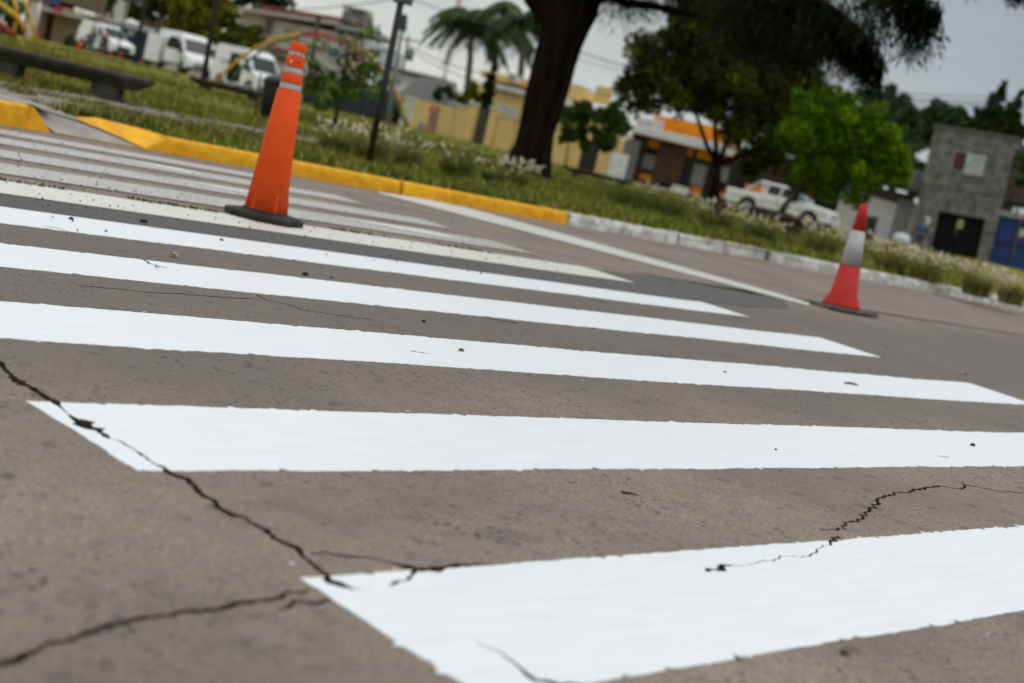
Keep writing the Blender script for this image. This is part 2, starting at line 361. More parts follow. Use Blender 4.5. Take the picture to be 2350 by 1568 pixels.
for k in range(nS):
    used = sorted({i for f in sf[k] for i in f}); mp2 = {i: j for j, i in enumerate(used)}
    fcs = [tuple(mp2[i] for i in f) for f in sf[k]]; vsx = [(vo[i].x, vo[i].y, zs[i] + .0016) for i in used]; eu = {}
    for f in fcs:
        for q_ in range(3): eu.setdefault(frozenset((f[q_], f[(q_+1) % 3])), []).append((f[q_], f[(q_+1) % 3]))
    low = {}
    for l_ in eu.values():
        if len(l_) == 1:
            for v_ in l_[0]:
                if v_ not in low: low[v_] = len(vsx); vsx.append((vsx[v_][0], vsx[v_][1], vsx[v_][2] - .0022))
            a, b_ = l_[0]; fcs.append((b_, a, low[a], low[b_]))
    me = bpy.data.meshes.new('crosswalk_stripe'); me.from_pydata(vsx, [], fcs); me.update()
    link('crosswalk_stripe', me, FRESH, road, label=lbls[k])
def sheet(name, outline, z, m, parent, dz=0, step=.05, amp=.006, spike=0, **kw):
    if sum(a[0]*b_[1] - b_[0]*a[1] for a, b_ in zip(outline, list(outline[1:]) + [outline[0]])) < 0: outline = list(outline)[::-1]
    pl = poly(outline, step, amp, spike) if step else outline
    vs_, _, fs_, _, _, oo = delaunay_2d_cdt([Vector(p) for p in pl], [], [list(range(len(pl)))], 1, 1e-5, True)
    me = bpy.data.meshes.new(name)
    zf = z if callable(z) else (lambda x, y: z)
    me.from_pydata([(v.x, v.y, zf(v.x, v.y)) for v in vs_], [], [tuple(f) for f in fs_]); me.update()
    return link(name, me, m, parent, **kw)
# dark patched trench and the older stripes beyond it
tr = [P(*p).xy for p in [(0,461),(230,492),(450,523),(620,546),(800,570),(1000,597),(1175,620),(1300,643),(1444,668),(1574,690),(1725,704),(1812,709),(1800,692),(1725,670),(1574,650),(1440,630)]]
tr += [Vector((6.9, 6.74)), Vector((4.6, 6.74)), Vector((2.9, 6.74)), Vector((-2.5, 6.74)), Vector((-2.5, 6.05))]
sheet('asphalt_patch', [tuple(p) for p in tr], .003, PATCH, road, amp=.010, step=.03, label='dark patched trench along the sixth stripe')
old = [((6.42, 6.92), 7.80, HALF), ((7.29, 7.80), 7.66, WORN), ((8.19, 8.64), 7.62, WORN), ((9.10, 9.55), 7.45, WORN), ((9.90, 10.32), 7.15, WORN)]
onames = ['sixth stripe, chipped white beside the dark trench', 'seventh stripe, grey and worn', 'eighth stripe, grey and worn', 'ninth stripe, grey and worn', 'tenth stripe, next to the kerb']
for ((a, b_), xr, mm), nm in zip(old, onames):
    sheet('crosswalk_stripe', [(-2.5, a), (xr, a), (xr + .04, b_), (-2.5, b_)], .006, mm, road, step=.03, amp=.007, spike=.02, label=nm)
for pts, nm in (([(5.0, 8.62), (6.12, 8.62), (6.22, 8.34), (6.0, 8.37)], 'brighter repainted tip'), ([(5.3, 9.54), (5.95, 9.54), (6.05, 9.26), (5.7, 9.29)], 'brighter repainted tip'), ([(5.9, 7.78), (7.0, 7.79), (7.1, 7.46), (6.8, 7.50)], 'brighter repainted tip')):
    sheet('paint_patch', pts, .009, HALF, road, step=.03, amp=.008, label=nm)
lane = [(868,443,2.5),(980,461,4),(1086,485,5),(1192,516,6),(1311,550,6.5),(1438,584,6.5),(1561,617,6.5),(1640,640,6.5),(1778,677,6),(1856,700,5)]
lo_ = [tuple(P(x, y + t_*.66).xy) for x, y, t_ in lane]; hi_ = [tuple(P(x, y - t_*.66).xy) for x, y, t_ in lane]
sheet('lane_line', lo_ + hi_[::-1], .006, m_paint('lane_paint', (.62, .62, .58), .52, .72), road, step=.05, amp=.005, label='thin curved white line running towards the kerb')
fk = MB()
for _ in range(150):
    k = random.randrange(5); y = rows[k][random.randrange(2)] + random.gauss(0, .07); x = random.uniform(1.3, 7.9)
    if any(a - .01 < y < b_ + .01 for a, b_ in rows): continue
    r = random.uniform(.0015, .006); n_ = 6; i = len(fk.v); z_ = road_z(x, y) + .0014
    fk.v += [(x + r*random.uniform(.5, 1.6)*math.cos(1.047*j), y + r*random.uniform(.4, 1.1)*math.sin(1.047*j), z_) for j in range(n_)]; fk.f.append(tuple(range(i, i + n_)))
fk.build('paint_splatter', FRESH, road, kind='stuff')
# rest of the road: sheet far beyond the worked area, dirt joint
GMAT = mat('road_far', (.20, .17, .145), .75, .18, 3.0, bump=.3, bscale=60)
jm = mat('moss_in_joint', (.10, .09, .05), .95, .4, 30, bump=.8)
jp = [P(x, y).xy for x, y in [(1450,626),(1640,655),(1800,687),(1975,712),(2100,733),(2230,752),(2420,782)]]
jl = [tuple(Vector(p) + Vector((0, .022))) for p in jp]; jr = [tuple(Vector(p) - Vector((0, .018))) for p in jp]
sheet('road_joint', jl + jr[::-1], .003, jm, road, step=.03, amp=.006, label='mossy joint between road and gutter')

# grit lying on the far lanes
gm = MB()
for _ in range(620):
    x = random.uniform(1.5, 9); y = random.gauss(6.6, .5) if random.random() < .35 else random.uniform(6.9, 10.9)
    if random.random() < .3: x = random.uniform(2.5, 5.5)
    r = random.uniform(.002, .0065); z0 = .007
    gm.rings([[(x + r*math.cos(a + q)*s, y + r*math.sin(a + q)*s, z0 + hz) for a in (0, 1.57, 3.14, 4.71)] for s, hz, q in ((1, 0, 0), (.8, r*.8, .3), (.2, r*1.3, .5))])
gm.build('grit', mat('dark_grit', (.05, .045, .04), .9, .3, 50), kind='stuff')

mm_ = MB()
for _ in range(520):
    x = random.uniform(3.0, 7.0); y = 6.945 + random.gauss(0, .018) + .006*math.sin(x*5)
    if noise.noise(Vector((x*2.2, 0, 8))) < -.05: continue
    r = random.uniform(.004, .012); mm_.rings([[(x + r*math.cos(a)*s_, y + r*math.sin(a)*s_, .006 + hz) for a in (0, 1.57, 3.14, 4.71)] for s_, hz in ((1, 0), (.7, r*.8), (.2, r*1.4))])
mm_.build('moss', mat('moss_green', (.085, .085, .02), .95, .4, 40), kind='stuff')

# ================================================================== KERBS, RAMP, VERGE
YEL = mat('yellow_kerb_paint', (.84, .43, .018), .6, .08, 9, bump=.5, bscale=30, col2=(.66, .31, .014), spec=.15, detail=10)
YEL2 = mat('yellow_kerb_line', (.78, .44, .06), .6, .1, 9, col2=(.62, .36, .08))
WK = mat('worn_white_kerb_paint', (.72, .71, .685), .8, .1, 7, col2=(.36, .345, .32), bump=.5, bscale=25, detail=8)
CONC = mat('grey_concrete', (.30, .285, .26), .9, .15, 4, bump=.35, bscale=50)
kerb = bpy.data.objects.new('kerb', None); C.objects.link(kerb); kerb['kind'] = 'structure'
def kerb_stone(pts, m, label=None, hgt=.135, wid=.17, batter=.02, jagd=0.0):
    """kerb block along front-edge points; rounded front arris"""
    prof = [(0, -.05), (batter*.6, hgt*.6), (batter, hgt - .022), (batter + .008, hgt - .007), (batter + .024, hgt), (wid, hgt), (wid, -.05)]
    rs = []
    dense = []
    for a, b_ in zip(pts, pts[1:]):
        n = max(1, int((Vector(b_) - Vector(a)).length / .12)); dense += [Vector(a).lerp(Vector(b_), k / n) for k in range(n)]
    dense.append(Vector(pts[-1]))
    for k, p in enumerate(dense):
        d = (dense[min(k+1, len(dense)-1)] - dense[max(k-1, 0)]).normalized(); nn = Vector((-d.y, d.x))
        g = [p + nn*(o_ + jagd*noise.noise(Vector((p.x*4, p.y*4, z*30)))) for o_, z in prof]
        rs.append([(q.x, q.y, z + (jagd*.6*noise.noise(Vector((q.x*5, q.y*5, 9))) if z > .1 else 0)) for q, (o_, z) in zip(g, prof)])
    mb = MB(); mb.rings([r[::-1] for r in rs]); return mb.build('kerb_stone', m, kerb, label=label)
KY = 11.0
kerb_stone([(-2.5, 10.05), (4.2, 10.62), (5.08, 10.84), (5.36, 10.925)], YEL, hgt=.185, label='yellow kerb stone left of the ramp')
MB().hull([(5.36, 10.925, -.05), (5.66, KY, -.05), (5.42, KY+.20, -.05), (5.31, 11.09, -.05)], [(5.36, 10.947, .185), (5.41, 10.97, .178), (5.40, KY+.16, .184), (5.31, 11.09, .185)]).build('kerb_end', YEL, kerb, label='sloping yellow kerb end beside the ramp')
kerb_stone([(6.70, KY), (9.40, KY)], YEL, 'yellow kerb stone beside the tall cone')
kerb_stone([(9.44, KY), (11.9, KY - .03)], YEL, 'yellow kerb stone after the dark joint')
kx = 11.93; ky = KY - .03
wk = [(11.93, 10.97), (13.9, 10.95), (13.95, 10.95), (15.75, 10.9), (15.83, 10.89), (17.4, 10.72), (17.55, 10.70), (20.4, 10.35), (20.43, 10.35), (23.5, 9.9), (23.55, 9.9), (28, 9.3), (28.05, 9.3), (34, 8.4), (34.05, 8.39), (60, 5.8), (60.05, 5.79), (140, -2.2)]
for a, b_ in zip(wk[::2], wk[1::2]): kerb_stone([a, b_], WK, jagd=.018)
# ramp
rampm = MB(); a, b_, c_, d_ = (5.64, KY, .004), (6.48, KY, .004), (6.16, KY+.50, .10), (5.40, KY+.34, .18)
rampm.v += [a, b_, c_, d_, (5.38, KY+.17, .185), (5.2, KY+1.2, .185), (6.2, KY+1.2, .15)]; rampm.f += [(0, 1, 2, 3), (0, 3, 4), (3, 2, 6, 5), (4, 3, 5)]
ramp_o = rampm.build('ramp', CONC, kind='structure')
fl = MB(); fl.v += [(6.46, KY, .003), (6.71, KY+.02, .137), (6.74, KY+.20, .139), (6.62, KY+.34, .150), (6.34, KY+.66, .155), (6.10, KY+.60, .125), (6.16, KY+.50, .102), (6.71, KY, -.03)]
fl.f += [(0, 1, 2), (0, 2, 3), (0, 3, 6), (3, 4, 5), (3, 5, 6), (0, 7, 1)]
fl.build('yellow_flare', YEL, ramp_o, label='yellow painted flare of the ramp')
def strip3(pts, wd, name, m, parent):
    mb = MB(); pts = [Vector(p) for p in pts]
    for k, p in enumerate(pts):
        d = (pts[min(k+1, len(pts)-1)] - pts[max(k-1, 0)]); d.z = 0; d.normalize(); nn = Vector((-d.y, d.x, 0))
        mb.v += [tuple(p + nn*wd/2), tuple(p - nn*wd/2)]
    for k in range(len(pts) - 1): mb.f.append((2*k+1, 2*k+3, 2*k+2, 2*k))
    return mb.build(name, m, parent)
strip3([(5.62, KY - .015, .010), (6.0, KY - .02, .010), (6.50, KY - .02, .010)], .07, 'yellow_line', YEL2, ramp_o)
strip3([(5.36, KY+.31, .19), (5.75, KY+.41, .155), (6.14, KY+.48, .112), (6.32, KY+.26, .066), (6.47, KY+.03, .018)], .06, 'yellow_line', YEL2, ramp_o)

# ================================================================== GROUND
BASE = dict(                                            # photo point where a thing meets the ground, and its distance in metres
 bench1=(150, 216, 16.5), bench2=(465, 208, 36), bench3=(1318, 408, 38), bench4=(1820, 542, 31), bin=(600, 274, 26), lamp=(845, 378, 16.2), pole2=(888, 290, 52),
 tree=(1205, 402, 31), dark_tree=(1636, 466, 55), green_tree=(1785, 503, 46), small_tree=(1330, 407, 42), sapling=(768, 293, 28),
 van1=(237, 127, 84), van2=(420, 172, 82), van3=(575, 214, 74), truck=(1790, 512, 66), post1=(308, 152, 46), post2=(466, 185, 42),
 arch1=(490, 190, 58), arch2=(935, 294, 58), fence=(850, 286, 82), ywall=(950, 300, 72), ywall2=(1320, 388, 66), orange=(1500, 430, 76), orange2=(1680, 480, 75),
 shop=(1900, 525, 77), shop2=(2050, 560, 71), garage=(2080, 570, 68), garage2=(2266, 602, 66), blue2=(2350, 622, 65), brick=(123, 98, 96), brick2=(20, 78, 96), gate=(300, 140, 100), house=(640, 222, 96), swing=(80, 106, 46))
for k_, (x_, y_, d_) in BASE.items(): ctrl(R(x_, y_, d_))
def kerb_y(x):
    xs = [-1e4, 11.9, 17.4, 20.4, 28, 34, 1e4]; ys = [KY, KY - .03, 10.72, 10.35, 9.3, 8.4, 8.4 - 1e4*.1]
    return float(np.interp(x, xs, ys)) if x < 34 else 8.4 - .1*(x - 34)
CA = np.array([(p[0], p[1], p[2]) for p in CTRL])
def lawn_z(x, y):
    v = y - kerb_y(x) - .1 - (.25 if x < 5.4 else 0)*0
    d2 = (CA[:, 0]-x)**2 + (CA[:, 1]-y)**2 + .3; wts = d2**-1.6; z = float((wts @ CA[:, 2]) / wts.sum())
    k = min(1, max(0, (v - .4) / 2.2)); k = k*k*(3 - 2*k)
    bump = .02*noise.noise(Vector((x*.8, y*.8, 0))) * min(1, v)
    return .132*(1-k) + z*k + bump
MB().hull([(-1500, -1500, -.4), (3000, -1500, -.4), (3000, 3000, -.4), (-1500, 3000, -.4)], [(-1500, -1500, -.35), (3000, -1500, -.35), (3000, 3000, -.35), (-1500, 3000, -.35)]).build('ground', mat('earth', (.12, .10, .06)), kind='structure')
fr = MB()
def fquad(x0, x1, y0, y1, z): 
    i = len(fr.v); fr.v += [(x0, y0, z), (x1, y0, z), (x1, y1, z), (x0, y1, z)]; fr.f.append((i, i+1, i+2, i+3))
zf = -.006
fquad(-80, RX0+.05, -60, 11.05, zf); fquad(RX1-.05, 34, -60, 11.05, zf); fquad(34, 900, -160, 11.05, zf); fquad(RX0+.05, RX1-.05, -60, RY0+.05, zf)
fr.build('road_beyond', ROADM, kind='structure')
LAWN = mat('lawn_soil', (.27, .235, .052), .95, .3, 1.1, col2=(.105, .130, .026), bump=.8, bscale=40, detail=8, spec=.04)
xs = np.concatenate([np.linspace(-60, 0, 25)[:-1], np.linspace(0, 60, 130)[:-1], np.linspace(60, 160, 60)[:-1], np.linspace(160, 1200, 30)])
vs_ = np.concatenate([[.10, .2, .35], np.linspace(.6, 20, 60), np.linspace(21, 90, 90), np.geomspace(95, 1200, 18)])
tm = MB()
for x in xs:
    for v in vs_:
        y = kerb_y(x) + v; tm.v.append((x, y, -.06 if (4.8 < x < 6.75 and v < .62) else lawn_z(x, y)))
nv = len(vs_)
for i in range(len(xs) - 1):
    for j in range(nv - 1):
        tm.f.append((i*nv + j, (i+1)*nv + j, (i+1)*nv + j + 1, i*nv + j + 1))
lawn = tm.build('lawn', LAWN, smooth=True, kind='structure')
# gravelly path in the lawn and pavement slab by the ramp
pth = [P(x, y, .16).xy for x, y in [(-120,170),(0,190),(260,238),(440,272),(615,305),(760,330),(755,336),(615,315),(440,285),(260,254),(160,246),(60,236),(0,223),(-120,208)]]
sheet('path', [tuple(p) for p in pth], lambda x, y: lawn_z(x, y) + .03, mat('path_gravel', (.235, .20, .175), .95, .25, 5, bump=.8, bscale=60), None, step=.25, amp=.05, kind='structure')
pav = [P(x, y, .186).xy for x, y in [(-120,200),(0,215),(60,230),(105,243),(128,250)]] + [Vector((5.42, KY+.36)), Vector((5.40, KY+.19)), Vector((5.28, 11.09)), Vector((4.15, 10.80)), Vector((2.0, 10.62))]
sheet('pavement', [tuple(p) for p in pav], lambda x, y: .186, CONC, None, step=.12, amp=.02, kind='structure')

# ------------------------------------------------------------------ grass
def blades(pts, h, w_, lean, mats, name, parent=None, n=3, **kw):
    """tufts of n tapering blades at pts"""
    pts = np.asarray(pts, float); T = len(pts) * n
    b = np.repeat(pts, n, 0); b[:, :2] += RNG.normal(0, .012, (T, 2))
    a = RNG.uniform(0, 2*np.pi, T); hh = RNG.uniform(h[0], h[1], T); ln = RNG.uniform(0, lean, T) * hh
    d = np.stack([np.cos(a), np.sin(a), 0*a], 1); s = np.stack([-np.sin(a), np.cos(a), 0*a], 1) * (w_/2)
    mid = b + d*(ln*.35)[:, None] + np.array([0, 0, 1])*(hh*.6)[:, None]; top = b + d*ln[:, None] + np.array([0, 0, 1])*hh[:, None]
    V = np.stack([b - s, b + s, mid + s*.8, mid - s*.8, top], 1).reshape(-1, 3)
    i = np.arange(T)*5
    me = bpy.data.meshes.new(name); me.vertices.add(len(V)); me.vertices.foreach_set('co', V.ravel())
    loops = np.stack([i, i+1, i+2, i+3, i+3, i+2, i+4], 1).ravel(); me.loops.add(len(loops)); me.loops.foreach_set('vertex_index', loops)
    me.polygons.add(2*T); ls = np.stack([np.arange(T)*7, np.arange(T)*7+4], 1).ravel(); me.polygons.foreach_set('loop_start', ls); 
    for m in mats: me.materials.append(m)
    me.polygons.foreach_set('material_index', np.repeat(RNG.integers(0, len(mats), T), 2)); me.update(calc_edges=True)
    return link(name, me, None, parent, **kw)
G1 = mat('grass_green', (.100, .160, .020), .7, .3, 2, spec=.04); G2 = mat('grass_olive', (.185, .195, .032), .8, .3, 2, spec=.04); G3 = mat('grass_dry', (.38, .31, .10), .8, .2, 3, spec=.04)
G1b = mat('grass_deep', (.060, .110, .012), .7, .3, 2, spec=.04)
pts = []
def inpoly(x, y, pl):
    c = False; j = len(pl) - 1
    for i in range(len(pl)):
        if (pl[i][1] > y) != (pl[j][1] > y) and x < (pl[j][0]-pl[i][0])*(y-pl[i][1])/(pl[j][1]-pl[i][1]) + pl[i][0]: c = not c
        j = i
    return c
pthl = [tuple(p) for p in pth]; pavl = [tuple(p) for p in pav]
while len(pts) < 30000:
    D = 11.5 / (1 - random.random()*.70); px = random.uniform(-60, 2420)
    q = R(px, 0, D); x, y = q.x, q.y
    if y < kerb_y(x) + .17: continue
    if x < 6.9 and y < KY + .75 and not (x > 6.75 and y > KY + .3): continue
    if inpoly(x, y, pavl) and random.random() < .95: continue
    if inpoly(x, y, pthl) and noise.noise(Vector((x*1.5, y*1.5, 2))) < .12: continue
    if noise.noise(Vector((x*.7, y*.7, 5))) < -.28 and random.random() < .6: continue
    pts.append((x, y, lawn_z(x, y) - .005))
pts = np.array(pts)
blades(pts[:22000], (.035, .10), .010, .8, [G1, G1b, G1b, G2], 'grass', kind='stuff')
blades(pts[22000:], (.04, .12), .009, .9, [G2, G3], 'dry_grass', kind='stuff')
far = []
while len(far) < 14000:
    D = 32 / (1 - random.random()*.55); q = R(random.uniform(-60, 2420), 0, D)
    if q.y > kerb_y(q.x) + .3: far.append((q.x, q.y, lawn_z(q.x, q.y) - .01))
blades(far, (.04, .11), .03, .6, [G2, G3, G2, G1], 'lawn_grass', kind='stuff')
# fallen leaves
lm = MB()
def curled_leaf(mb, p, s, rz):
    n = 6; i = len(mb.v)
    for k in range(n):
        a = 2*math.pi*k/n; x = s*math.cos(a)*1.3; y = s*math.sin(a)*.75; z = .004 + s*.5*abs(math.cos(a + .4))
        mb.v.append((p[0] + x*math.cos(rz) - y*math.sin(rz), p[1] + x*math.sin(rz) + y*math.cos(rz), p[2] + z))
    mb.v.append((p[0], p[1], p[2] + .004)); mb.f += [(i + k, i + (k+1) % n, i + n) for k in range(n)]
for _ in range(620):
    D = random.uniform(14.5, 24) if random.random() < .8 else random.uniform(20, 40)
    q = R(random.uniform(-20, 1500) if random.random() < .75 else random.uniform(0, 2400), 0, D)
    if q.y > kerb_y(q.x) + .2: curled_leaf(lm, (q.x, q.y, lawn_z(q.x, q.y) + .03), random.uniform(.02, .045), random.uniform(0, 6))
lm.build('fallen_leaves', mat('fallen_leaf', (.34, .17, .08), .8, .3, 3, col2=(.18, .08, .035)), kind='stuff')

# ------------------------------------------------------------------ fountain grass
SEED = mat('pale_seed_head', (.66, .59, .42), .9, .15, 20, spec=.05); FB = mat('fountain_blade', (.12, .15, .03), .7, .3, 5, spec=.05); FB2 = mat('fountain_blade_dry', (.30, .26, .10), .8, .2, 5, spec=.05)
def fountain(name_px, wpx, hpx, D, nheads, label, green=.6, lean=0):
    px, py = name_px; o = R(px, py, D); o.z = lawn_z(o.x, o.y); rw = wpx/2*D/F; h = hpx*D/F
    t = thing('fountain_grass', label, 'ornamental grass', o, 'fountain grass clumps on the verge')
    for part, m, cnt in (('blades', FB, int(520*green)), ('dry_blades', FB2, int(520*(1-green)))):
        mb = MB()
        for _ in range(cnt):
            a = random.uniform(0, 6.283); r0 = rw*.65*math.sqrt(random.random()); e_ = random.uniform(.25, .7)*h; hh = h*random.uniform(.45, .95)
            b = Vector((r0*math.cos(a), r0*math.sin(a)*.8, -.02)); d = Vector((math.cos(a), math.sin(a), 0)); s = Vector((-math.sin(a), math.cos(a), 0))*.005
            i = len(mb.v)
            for k in range(4):
                u = k/3; p = b + d*e_*u**2 + Vector((0, 0, hh*(u*1.45 - .5*u*u) ))*1.0; ww = s*(1 - u*.9); mb.v += [tuple(p - ww), tuple(p + ww)]
            mb.f += [(i+2*k, i+2*k+1, i+2*k+3, i+2*k+2) for k in range(3)]
        mb.build(part, m, t, kind='stuff')
    mb = MB()
    for _ in range(nheads):
        a = random.uniform(0, 6.283); r0 = rw*.6*math.sqrt(random.random()); e_ = random.uniform(.2, .75)*h; hh = h*random.uniform(.62, 1.08)
        d = Vector((math.cos(a), math.sin(a), 0)); b = Vector((r0*math.cos(a), r0*math.sin(a)*.8, 0)); p1 = b + d*e_*.6 + Vector((0, 0, hh)); ln = random.uniform(.05, .10)*(1.25 if D > 20 else 1)
        dr = (d*random.uniform(.3, 1.0) + Vector((0, 0, random.uniform(-.1, 1.1)))).normalized(); k = ln/.09
        mb.tube([p1, p1 + dr*ln*.35, p1 + dr*ln*.8, p1 + dr*ln*1.1 - Vector((0, 0, .006))], [.003, .0085*k + .002, .0075*k + .002, .002], 5)
    mb.build('seed_heads', SEED, t, smooth=True, kind='stuff')
fountain((765, 352), 110, 62, 17.4, 34, 'pale fountain grass clump between the tall cone and the black lamp post')
fountain((850, 366), 130, 84, 17.0, 60, 'large pale fountain grass clump around the foot of the black lamp post', .4)
fountain((935, 372), 100, 64, 18.0, 30, 'fountain grass clump just right of the black lamp post')
fountain((1050, 398), 130, 66, 18.6, 12, 'green fountain grass clump with few heads in front of the big trunk, nearest the yellow kerb joint', .9)
fountain((1130, 410), 90, 44, 19.5, 8, 'low green tussock left of the big tree trunk', .9)
fountain((1180, 424), 110, 56, 20.5, 62, 'fountain grass clump with dense cream heads at the foot of the big tree', .6)
fountain((1440, 470), 170, 66, 23.0, 12, 'broad green tussock in front of the orange house, left part', .9)
fountain((1530, 490), 160, 60, 23.0, 16, 'broad green tussock in front of the white box and orange house', .85)
fountain((1640, 520), 140, 54, 22.5, 44, 'fountain grass clump below the foot of the broad dark tree', .75)
fountain((1745, 545), 140, 52, 22.0, 40, 'fountain grass clump below the white pickup bed', .75)
fountain((1880, 582), 130, 62, 22.5, 70, 'fountain grass clump between the low dark bench and the red cone', .6)
fountain((2040, 622), 130, 62, 22.0, 120, 'dense cream fountain grass just right of the red cone', .5)
fountain((2120, 636), 120, 62, 21.5, 120, 'dense cream fountain grass below the seated person', .5)
fountain((2240, 668), 120, 62, 21.0, 120, 'dense cream fountain grass below the dark garage door', .5)
fountain((2320, 684), 110, 58, 20.5, 90, 'fountain grass clump at the right below the blue gate', .5)

# ================================================================== TREES
def leafmesh(name, centers, radii, n, size, mats, parent, aspect=1.6, droop=0, squash=1.0, **kw):
    """n small leaf faces spread through blobs; uneven, with gaps"""
    centers = np.asarray(centers, float); radii = np.asarray(radii, float); K = len(centers)
    pr = radii**2.4; k = RNG.choice(K, n, p=pr/pr.sum())
    u = RNG.normal(0, 1, (n, 3)); u /= np.linalg.norm(u, axis=1)[:, None]; rr = RNG.uniform(.35, 1, n)**.6
    c = centers[k] + u*(radii[k]*rr)[:, None]*np.array([1, 1, squash])
    a = RNG.normal(0, 1, (n, 3)); a[:, 2] -= droop; a /= np.linalg.norm(a, axis=1)[:, None]
    b = np.cross(a, RNG.normal(0, 1, (n, 3))); b /= np.linalg.norm(b, axis=1)[:, None]
    s = size*RNG.uniform(.6, 1.3, n); a *= (s*aspect/2)[:, None]; b *= (s/2)[:, None]
    V = np.stack([c - a, c + b - a*.1, c + a, c - b - a*.1], 1).reshape(-1, 3)
    me = bpy.data.meshes.new(name); me.vertices.add(4*n); me.vertices.foreach_set('co', V.ravel())
    me.loops.add(4*n); me.loops.foreach_set('vertex_index', np.arange(4*n)); me.polygons.add(n); me.polygons.foreach_set('loop_start', np.arange(n)*4)
    for m in mats: me.materials.append(m)
    mi = (k*7 + (RNG.random(n) < .25)) % len(mats); me.polygons.foreach_set('material_index', mi); me.update(calc_edges=True)
    return link(name, me, None, parent, **kw)
BARK = mat('bark_brown', (.075, .058, .042), .95, .3, 6, bump=1.0, bscale=18, stretch=(1, 1, .25), spec=.05)
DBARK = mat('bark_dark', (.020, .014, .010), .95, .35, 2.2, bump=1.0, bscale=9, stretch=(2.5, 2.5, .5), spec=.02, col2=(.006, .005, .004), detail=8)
def leafm(n, c, v=.3): return mat(n, c, .7, v, 1.2, spec=.08)
LG = [leafm('leaf_green_a', (.055, .11, .02)), leafm('leaf_green_b', (.035, .075, .014)), leafm('leaf_green_c', (.085, .14, .03))]
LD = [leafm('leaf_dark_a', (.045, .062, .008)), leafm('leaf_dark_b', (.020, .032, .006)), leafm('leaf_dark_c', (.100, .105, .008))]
LO = [leafm('leaf_olive_a', (.17, .16, .013)), leafm('leaf_olive_b', (.08, .085, .012)), leafm('leaf_olive_c', (.22, .19, .015))]
LB = [leafm('leaf_bright_a', (.095, .190, .004)), leafm('leaf_bright_b', (.055, .125, .003)), leafm('leaf_bright_c', (.150, .250, .006))]
LF = [leafm('leaf_far_a', (.085, .13, .05)), leafm('leaf_far_b', (.05, .085, .034))]
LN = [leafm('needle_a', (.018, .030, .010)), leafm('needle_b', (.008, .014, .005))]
def tree(name, label, cat, base, top, D, rad, blobs, n, size, mats, limbs=(), bark=None, group=None, trunk_mid=None, **kw):
    """base/top: trunk line in the photo; blobs: (px, py, radius px, depth offset m); limbs: polylines of photo points"""
    o = R(*base, D); t = thing(name, label, cat, o, group); sc_ = D/F
    q = [Vector((0, 0, -.15))] + ([R(*p, D) - o for p in (trunk_mid or [])]) + [R(*top, D) - o]
    r = [rad*(1.25 - .75*k/(len(q)-1)) for k in range(len(q))]; r[0] = rad*1.5
    mb = MB(); mb.tube(q, r, 10); mb.build('trunk', bark or BARK, t, smooth=True)
    for lb in limbs:
        pts_ = [R(p[0], p[1], D + (p[2] if len(p) > 2 else 0)) - o for p in lb]
        MB().tube(pts_, [rad*.55*(1 - .65*k/(len(pts_)-1)) for k in range(len(pts_))], 7).build('limb', bark or BARK, t, smooth=True)
    cs = []; rs = []
    for bl in blobs:
        px, py, r_ = bl[:3]; dy = bl[3] if len(bl) > 3 else 0; c0 = R(px, py, D + dy) - o; R0 = r_*sc_
        m_ = max(6, int(9 + R0*6))
        for _ in range(m_):
            u = Vector((random.gauss(0, 1), random.gauss(0, 1), random.gauss(0, 1))).normalized(); cs.append(c0 + u*R0*random.uniform(.1, .9)); rs.append(R0*random.uniform(.22, .48))
    leafmesh('crown', cs, rs, n, size, mats, t, kind='stuff', **kw)
    return t

# big conifer with drooping sprays
TD = 31.0; o = R(*BASE['tree'][:2], TD)
bt = thing('conifer_tree', 'huge dark-trunked conifer with drooping sprays leaning over the lawn', 'tree', o)
def TR(x, y, dd=0): return R(x, y, TD + dd) - o
def trunk_ring(cx_, cy_, wpx, lobes=.0, n=18, seed=0):
    c = TR(cx_, cy_); r = wpx/2*TD/F; ring = []
    for k in range(n):
        a = 2*math.pi*k/n; q = r*(1 + lobes*math.sin(3*a + .7) + .06*noise.noise(Vector((math.cos(a)*2, math.sin(a)*2, cy_*.02))))
        ring.append(c + RIGHT*q*math.cos(a) + FWD*q*math.sin(a))
    return ring
ys_ = [(1200, 412, 134, .16), (1204, 395, 120, .13), (1212, 370, 104, .10), (1222, 340, 88, .06), (1230, 300, 83, .05), (1240, 260, 88, .05), (1250, 225, 95, .05), (1262, 180, 98, .04), (1272, 140, 96, .04), (1284, 100, 100, .04), (1296, 60, 112, .04), (1312, 20, 118, .04), (1326, -40, 108, .05), (1340, -140, 90, .05), (1360, -330, 75, .05), (1385, -640, 55, 0), (1410, -1000, 34, 0), (1430, -1350, 14, 0)]
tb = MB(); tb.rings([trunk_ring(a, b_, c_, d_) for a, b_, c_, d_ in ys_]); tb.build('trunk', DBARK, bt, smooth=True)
def limb(pts, r0, r1, parent=bt):
    q = [TR(*p) for p in pts]; n = len(q); return MB().tube(q, [r0 + (r1-r0)*k/(n-1) for k in range(n)], 9).build('branch', DBARK, parent, smooth=True)
limb([(1285, 62), (1252, 28), (1222, -5), (1200, -60), (1170, -200)], .30, .12)
limb([(1320, 10), (1400, -10), (1440, 8), (1500, 14), (1560, 30), (1620, 40, -1)], .14, .05)
limb([(1330, -60), (1480, -70, -2), (1650, -60, -5), (1800, -20, -7), (1900, 20, -8), (1975, 75, -9), (2012, 150, -9)], .22, .03)
limb([(1335, -120), (1560, -170, -4), (1800, -160, -8), (2000, -90, -11), (2090, -30, -12), (2140, 30, -12)], .22, .03)
limb([(1345, -200), (1700, -300, -5), (2050, -240, -9), (2250, -120, -11), (2340, -60, -12)], .2, .03)
